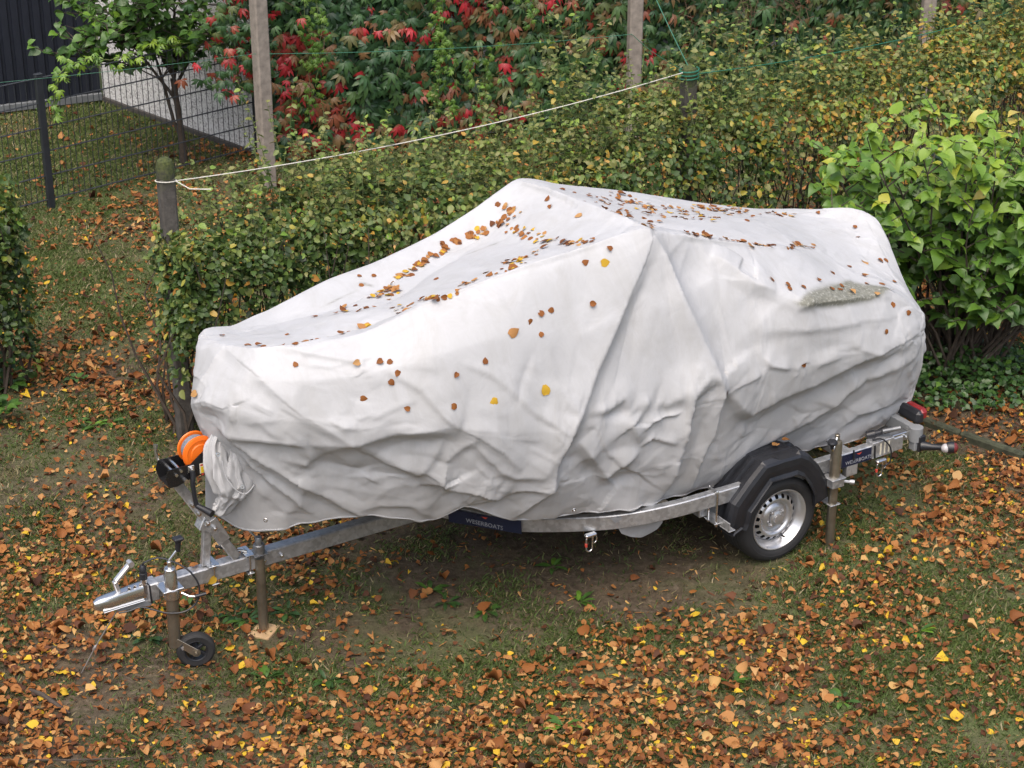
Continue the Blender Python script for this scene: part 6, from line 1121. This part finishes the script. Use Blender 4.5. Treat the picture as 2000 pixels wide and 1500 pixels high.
def facets(cell_a, cell_b, shear, amp, seed, tail=1.0):
    """piecewise flat crumpling: jittered triangle lattice over the cloth, each corner pushed in or out"""
    cell_a *= NA / 640; cell_b *= NB / 400; rg = np.random.default_rng(seed); H = np.zeros((NA, NB)); na = int(NA / cell_a) + 4; nb = int(NB / cell_b) + 4; sh = shear * NB / NA
    gi_, gj_ = np.meshgrid(np.arange(-2, na), np.arange(-2, nb), indexing='ij')
    PX = (gi_ + rg.uniform(-.42, .42, gi_.shape)) * cell_a; PY = (gj_ + .5 * (gi_ % 2) + rg.uniform(-.42, .42, gi_.shape)) * cell_b
    PX = PX + shear * (PY - NB / 2) * cell_a / cell_b * .5
    Z = rg.normal(size=gi_.shape); Z = np.sign(Z) * np.abs(Z) ** tail
    for i in range(gi_.shape[0] - 1):
        for j in range(gi_.shape[1] - 1):
            q = [(i, j), (i + 1, j), (i + 1, j + 1), (i, j + 1)]
            for tr_ in ((0, 1, 2), (0, 2, 3)) if rg.random() < .5 else ((0, 1, 3), (1, 2, 3)):
                (x0, y0, z0), (x1, y1, z1), (x2, y2, z2) = [(PX[q[k_]], PY[q[k_]], Z[q[k_]]) for k_ in tr_]
                ia, ib = max(0, int(min(x0, x1, x2))), min(NA, int(max(x0, x1, x2)) + 2); ja, jb = max(0, int(min(y0, y1, y2))), min(NB, int(max(y0, y1, y2)) + 2)
                if ia >= ib or ja >= jb: continue
                gx_, gy_ = np.meshgrid(np.arange(ia, ib), np.arange(ja, jb), indexing='ij'); dt = (y1 - y2) * (x0 - x2) + (x2 - x1) * (y0 - y2)
                if abs(dt) < 1e-6: continue
                l0 = ((y1 - y2) * (gx_ - x2) + (x2 - x1) * (gy_ - y2)) / dt; l1 = ((y2 - y0) * (gx_ - x2) + (x0 - x2) * (gy_ - y2)) / dt; l2 = 1 - l0 - l1
                m = (l0 >= -1e-6) & (l1 >= -1e-6) & (l2 >= -1e-6); H[ia:ib, ja:jb][m] = (l0 * z0 + l1 * z1 + l2 * z2)[m]
    return (H * amp).ravel()
mk = lambda f_, s_, c_: np.clip((noise(W2, f_, s_) - c_) * 2.6, 0, 1)
crm = nearside * ((.22 + .78 * low) * facets(44, 36, .5, .0125, 501) + low * mk(1.4, 511, -.25) * facets(20, 15, -.6, .0055, 502, 1.2) + (.12 + .88 * low) * mk(2.1, 512, -.1) * facets(9, 7, .7, .0028, 503, 1.3) + mk(2.4, 513, .05) * facets(16, 6, .2, .0016, 504, 1.3))
crm += (1 - nearside * low) * (facets(34, 26, .4, .0032, 505) + mk(2.0, 514, .0) * facets(10, 8, -.5, .0012, 506, 1.3))
crm += low * nearside * creases(8, 3.0, 9.0, .014, 2.4, .15, 400)
disp += crm
disp += .006 * noise(Xf, 1.7, 110)
hemf = np.clip((11.0 - B) / .8, 0, 1)[None, :] * .65 + .35
Y3 = SF + N0 * hemf[..., None] * disp.reshape(NA, NB)[..., None]
# wavy, slightly flaring hem
rp = (np.clip((B - 10.15) / .85, 0, 1) ** 2)[None, :, None]; hx = np.stack([SF[..., 0], np.zeros((NA, NB)), np.zeros((NA, NB))], -1)
Y3 = Y3 + rp * np.stack([0 * SF[..., 0], .028 * noise(hx, 4.5, 160) + .012 * noise(hx, 13, 161), .020 * np.abs(noise(hx, 3.1, 162)) * 1.5 + .007 * noise(hx, 16, 163)], -1)
cover_pos = T0
V = Y3.reshape(-1, 3); idx = np.arange(NA * NB).reshape(NA, NB)
Fc = np.stack([idx[:-1, :-1], idx[1:, :-1], idx[1:, 1:], idx[:-1, 1:]], -1).reshape(-1, 4)
pk = [bil(*q) for q in PUDDLE]; pk = np.array(pk)
def inpoly(P, poly):
    x, z = P; r_ = np.zeros(len(x), bool); n_ = len(poly)
    for i in range(n_):
        x0, z0 = poly[i]; x1, z1 = poly[i - 1]; c_ = ((z0 > z) != (z1 > z)) & (x < (x1 - x0) * (z - z0) / (z1 - z0 + 1e-12) + x0); r_ ^= c_
    return r_
AB = np.stack(np.meshgrid(A, B, indexing='ij'), -1).reshape(-1, 2)
poly = np.array(PUDDLE); ins = inpoly(((AB[:, 0] + .012 * noise(Xf, 12, 120)), AB[:, 1] + .010 * noise(Xf, 14, 121)), poly)
dg = (ins * .95).reshape(NA, NB)
for _ in range(5): dg = (dg + np.roll(dg, 1, 0) + np.roll(dg, -1, 0) + np.roll(dg, 1, 1) + np.roll(dg, -1, 1)) / 5
dirt = np.clip(dg.ravel() * 1.15, 0, .95)
dirt = np.maximum(dirt, 0)
for a0, b0, a1, b1, w_ in STREAKS:
    d_ = np.array([a1 - a0, b1 - b0]); t = np.clip(((AB - [a0, b0]) @ d_) / (d_ @ d_), 0, 1); q = np.hypot(*(AB - ([a0, b0] + t[:, None] * d_)).T * np.array([[1], [1.6]])); dirt = np.maximum(dirt, np.clip(1 - q / w_, 0, 1) * .8 * np.clip(4 * np.minimum(t, 1 - t), 0, 1) * np.clip(.5 + noise(Xf, 14, 130) * 1.5, 0, 1))
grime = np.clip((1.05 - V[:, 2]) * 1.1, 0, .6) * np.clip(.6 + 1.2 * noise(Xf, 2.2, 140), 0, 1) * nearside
cover = empty('boat_cover', T0, TZ); tag(cover, 'large crumpled white tarpaulin draped over the boat, peaked in the middle', 'tarpaulin')
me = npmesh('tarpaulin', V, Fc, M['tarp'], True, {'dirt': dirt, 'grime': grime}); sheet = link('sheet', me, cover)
md = sheet.modifiers.new('s', 'SOLIDIFY'); md.thickness = .0015; md.offset = -1
NV = normals(Y3)
if NV[NA // 2, int(NB * .75)][1] < 0: NV = -NV
# folded hem with eyelets along the near edge
hm_ = [Vector(Y3[i, NB - 2]) + Vector((0, .002, .004)) for i in range(int(NA * 1.15 / (len(G) - 1)), int(NA * 17 / (len(G) - 1)), 5)]
mb = MB(); mb.tube(hm_, .0042, 6); mb.build('hem', M['tarp'], cover)
for kx in range(14, len(hm_), 34):
    i = int(NA * 1.15 / (len(G) - 1)) + kx * 5; nv_ = Vector(NV[i, NB - 9]); mb = MB(); mb.lathe(Vector(Y3[i, NB - 9]) + nv_ * .001, nv_, [(.005, 0), (.0065, .003), (.0105, .003), (.0125, 0)], 14); mb.build('grommet', M['zinc'], cover)
# gathered bundle of cloth tied at the bow: folded strands hanging from the knot
def bundle(path, rad, seed, name, nfold=7, amp=.35, flat=.6):
    p = smooth_path(path, 10); n_ = len(p); ns = 96; V = []; rr = smooth_path([(r_, 0, 0) for r_ in rad], 10)
    for i, q in enumerate(p):
        t = (p[min(i + 1, n_ - 1)] - p[max(i - 1, 0)]).normalized(); a_ = Vector((1, .3, 0)); a_ = (a_ - t * a_.dot(t)).normalized(); b_ = t.cross(a_)
        for k_ in range(ns):
            th = 2 * math.pi * k_ / ns; V.append((i / n_, th, *q, *a_, *b_, rr[i].x))
    V = np.array(V); s_ = V[:, 0]; th = V[:, 1] + .5 * np.sin(s_ * 5 + seed) ; q = V[:, 2:5]; r_ = V[:, 11]
    c3 = np.stack([np.cos(th) * 1.0, np.sin(th) * 1.0, s_ * 2.6], 1)
    m_ = 1 + amp * (np.abs(((th * nfold / math.pi + 1.6 * noise(c3, 1.5, seed) + s_ * 1.3) % 2) - 1) - .5) + .34 * noise(c3, 1.6, seed + 1) + .26 * (.6 - 2 * np.abs(noise(c3, 1.9, seed + 2))) + .04 * (.6 - 2 * np.abs(noise(c3, 5.5, seed + 3))) 
    X = q + (V[:, 5:8] * np.cos(th)[:, None] + V[:, 8:11] * np.sin(th)[:, None] * flat) * (r_ * m_)[:, None]
    id_ = np.arange(n_ * ns).reshape(n_, ns); F = np.stack([id_[:-1], np.roll(id_, -1, 1)[:-1], np.roll(id_, -1, 1)[1:], id_[1:]], -1).reshape(-1, 4)
    return link(name, npmesh(name, X, F, M['tarp'], True, {'dirt': np.zeros(len(X)), 'grime': np.full(len(X), .12)}), cover)
BK = BUNDLE
g1o = bundle(BK['a'], BK['ar'], 3, 'gathered_cloth', 2, .20, .66)
g2o = bundle(BK['b'], BK['br'], 8, 'gathered_cloth', 2, .2, .6)
g3o = bundle(BK['c'], BK['cr'], 13, 'hanging_flap', 3, .25, .25)
for q in BK['eyes']:
    mb = MB(); mb.lathe(q, (.25, .9, .3), [(.0045, 0), (.006, .003), (.010, .003), (.012, 0), (.010, -.002)], 16); mb.build('grommet', M['zinc'], cover)
for nm, path, r_ in BK['hems']:
    mb = MB(); mb.tube(smooth_path(path, 5), r_, 6); mb.build(nm, M['tarp'], cover)
# flap hanging under the rail
fl_ = np.array(BK['flap'], float); fl_[:, :, 2] += np.array([0, -.006, -.015]); n_u, n_v = fl_.shape[:2]
Aq = np.linspace(0, n_u - 1, 50); Bq = np.linspace(0, n_v - 1, 40); G_s = G; G = fl_; FS = surf(Aq, Bq); G = G_s
FS = FS + normals(FS) * (.008 * noise(FS.reshape(-1, 3), 9, 150) + .003 * noise(FS.reshape(-1, 3), 22, 151)).reshape(50, 40)[..., None]
id_ = np.arange(2000).reshape(50, 40)
link('hanging_flap', npmesh('flap', FS.reshape(-1, 3), np.stack([id_[:-1, :-1], id_[1:, :-1], id_[1:, 1:], id_[:-1, 1:]], -1).reshape(-1, 4), M['tarp'], True, {'dirt': np.zeros(2000), 'grime': np.full(2000, .1)}), cover)
# leaves lying on the cover
Rz = np.array(Matrix.Rotation(TZ, 3, 'Z')); T0n = np.array(T0)
def on_cover(a, b):
    i = min(NA - 1, int(round(a / (len(G) - 1) * (NA - 1)))); j = min(NB - 1, int(round(b / (G.shape[1] - 1) * (NB - 1)))); return Rz @ Y3[i, j] + T0n, Rz @ NV[i, j]
def cover_leaves(lst, sizes, tones, lift):
    P = []; N = []
    for (a, b) in lst: p_, n_ = on_cover(a, b); P.append(p_); N.append(n_)
    P = np.array(P); N = np.array(N); H = rnd(len(P)); H[:, 2] *= .4
    N2 = N + rnd(len(P)) * lift; return P + N * (.006 + .25 * lift * .05), N2, H, sizes, tones
n_ = len(SINGLE); kd = np.array([s_[2] for s_ in SINGLE]); tn = np.where(kd == 3, .93, np.where(kd == 2, .72, np.where(kd == 1, .80, .38 + .12 * RNG.random(n_)))); szz = np.where(kd >= 2, .058, np.where(kd == 1, .042, .035)) * (.85 + .25 * RNG.random(n_))
obs = leaf_objs('leaf_on_cover', 'flat', *cover_leaves([s_[:2] for s_ in SINGLE], szz, tn, .12), M['leaf_litter'])
where = ['near the peak', 'on the bow part', 'on the near side', 'on the side below the peak', 'at the stern']
def place_word(o):
    q = Matrix.Rotation(-TZ, 3, 'Z') @ (o.location - T0); return ('at the bow end' if q.x > 2.2 else 'below the front slope' if q.x > 1.2 else 'near the peak' if q.x > .4 else 'aft of the peak' if q.x > -.5 else 'near the stern'), ('side' if q.z < 1.3 + .1 * q.x else 'top')
for o, k_ in zip(obs, kd):
    a_, b_ = place_word(o); tag(o, ('bright yellow' if k_ == 3 else 'large brown' if k_ == 2 else 'tan' if k_ == 1 else 'small reddish brown') + ' leaf stuck alone on the %s of the cover %s' % (b_, a_), 'leaf', 'leaves lying on the white cover')
nC = len(CLUST); pick = np.array([(i * 7919) % nC for i in range(nC)]); 
allC = [CLUST[i] for i in pick]; tC = np.clip(.55 + .18 * RNG.normal(size=nC), .15, .86); tC = np.where(RNG.random(nC) < .12, .93, tC); sC = np.clip(.033 + .010 * RNG.normal(size=nC), .02, .06)
P_, N_, H_c, s_c, t_c = cover_leaves(allC, sC, tC, .16); kN = 300 - n_
obs = leaf_objs('leaf_on_cover', 'flat', P_[:kN], N_[:kN], H_c[:kN], s_c[:kN], t_c[:kN], M['leaf_litter'])
for o in obs:
    q = Matrix.Rotation(-TZ, 3, 'Z') @ (o.location - T0); a_, b_ = place_word(o); c_ = o.color[0]
    tag(o, '%s %s leaf in the %s drift on the cover, %s' % ('larger' if o.scale[0] > .040 else 'tiny' if o.scale[0] < .028 else 'small', 'yellow' if c_ > .9 else 'tan' if c_ > .68 else 'orange' if c_ > .5 else 'dark brown', 'far' if q.y < -.25 else 'middle' if q.y < .25 else 'near', a_), 'leaf', 'leaves lying on the white cover')
rest = leaf_stuff('leaf_drift', 'flat', P_[kN:], N_[kN:], H_c[kN:], s_c[kN:], t_c[kN:], M['leaf_litter']); tag(rest, 'remaining small brown leaves drifted in the troughs of the cover', 'leaf drift', None, 'stuff')
# leaves on the mudguard and the drawbar
pts = [((-.02, .85, .675), .72, 'tan leaf lying on the flat top of the black mudguard, the left one'), ((-.10, .82, .675), .62, 'orange leaf lying on the flat top of the black mudguard, the right one'), ((3.0, .110, .42), .93, 'yellow leaf stuck on the side of the galvanised drawbar'), ((3.2, .05, .485), .5, 'brown leaf lying on top of the drawbar near the jockey wheel'), ((3.10, .05, .485), .55, 'small brown leaf on the drawbar top near the winch post strut')]
for (q, t_, lab_) in pts:
    p_ = np.array(in_world(q)); sd_ = Rz @ np.array([0, 1, .1]) if 'side' in lab_ else np.array([0, 0, 1.0])
    o = leaf_objs('fallen_leaf', 'litter', p_[None], (sd_ + .1 * rnd(1)[0])[None], rnd(1), np.array([.05]), np.array([t_]), M['leaf_litter'])[0]; tag(o, lab_, 'leaf')
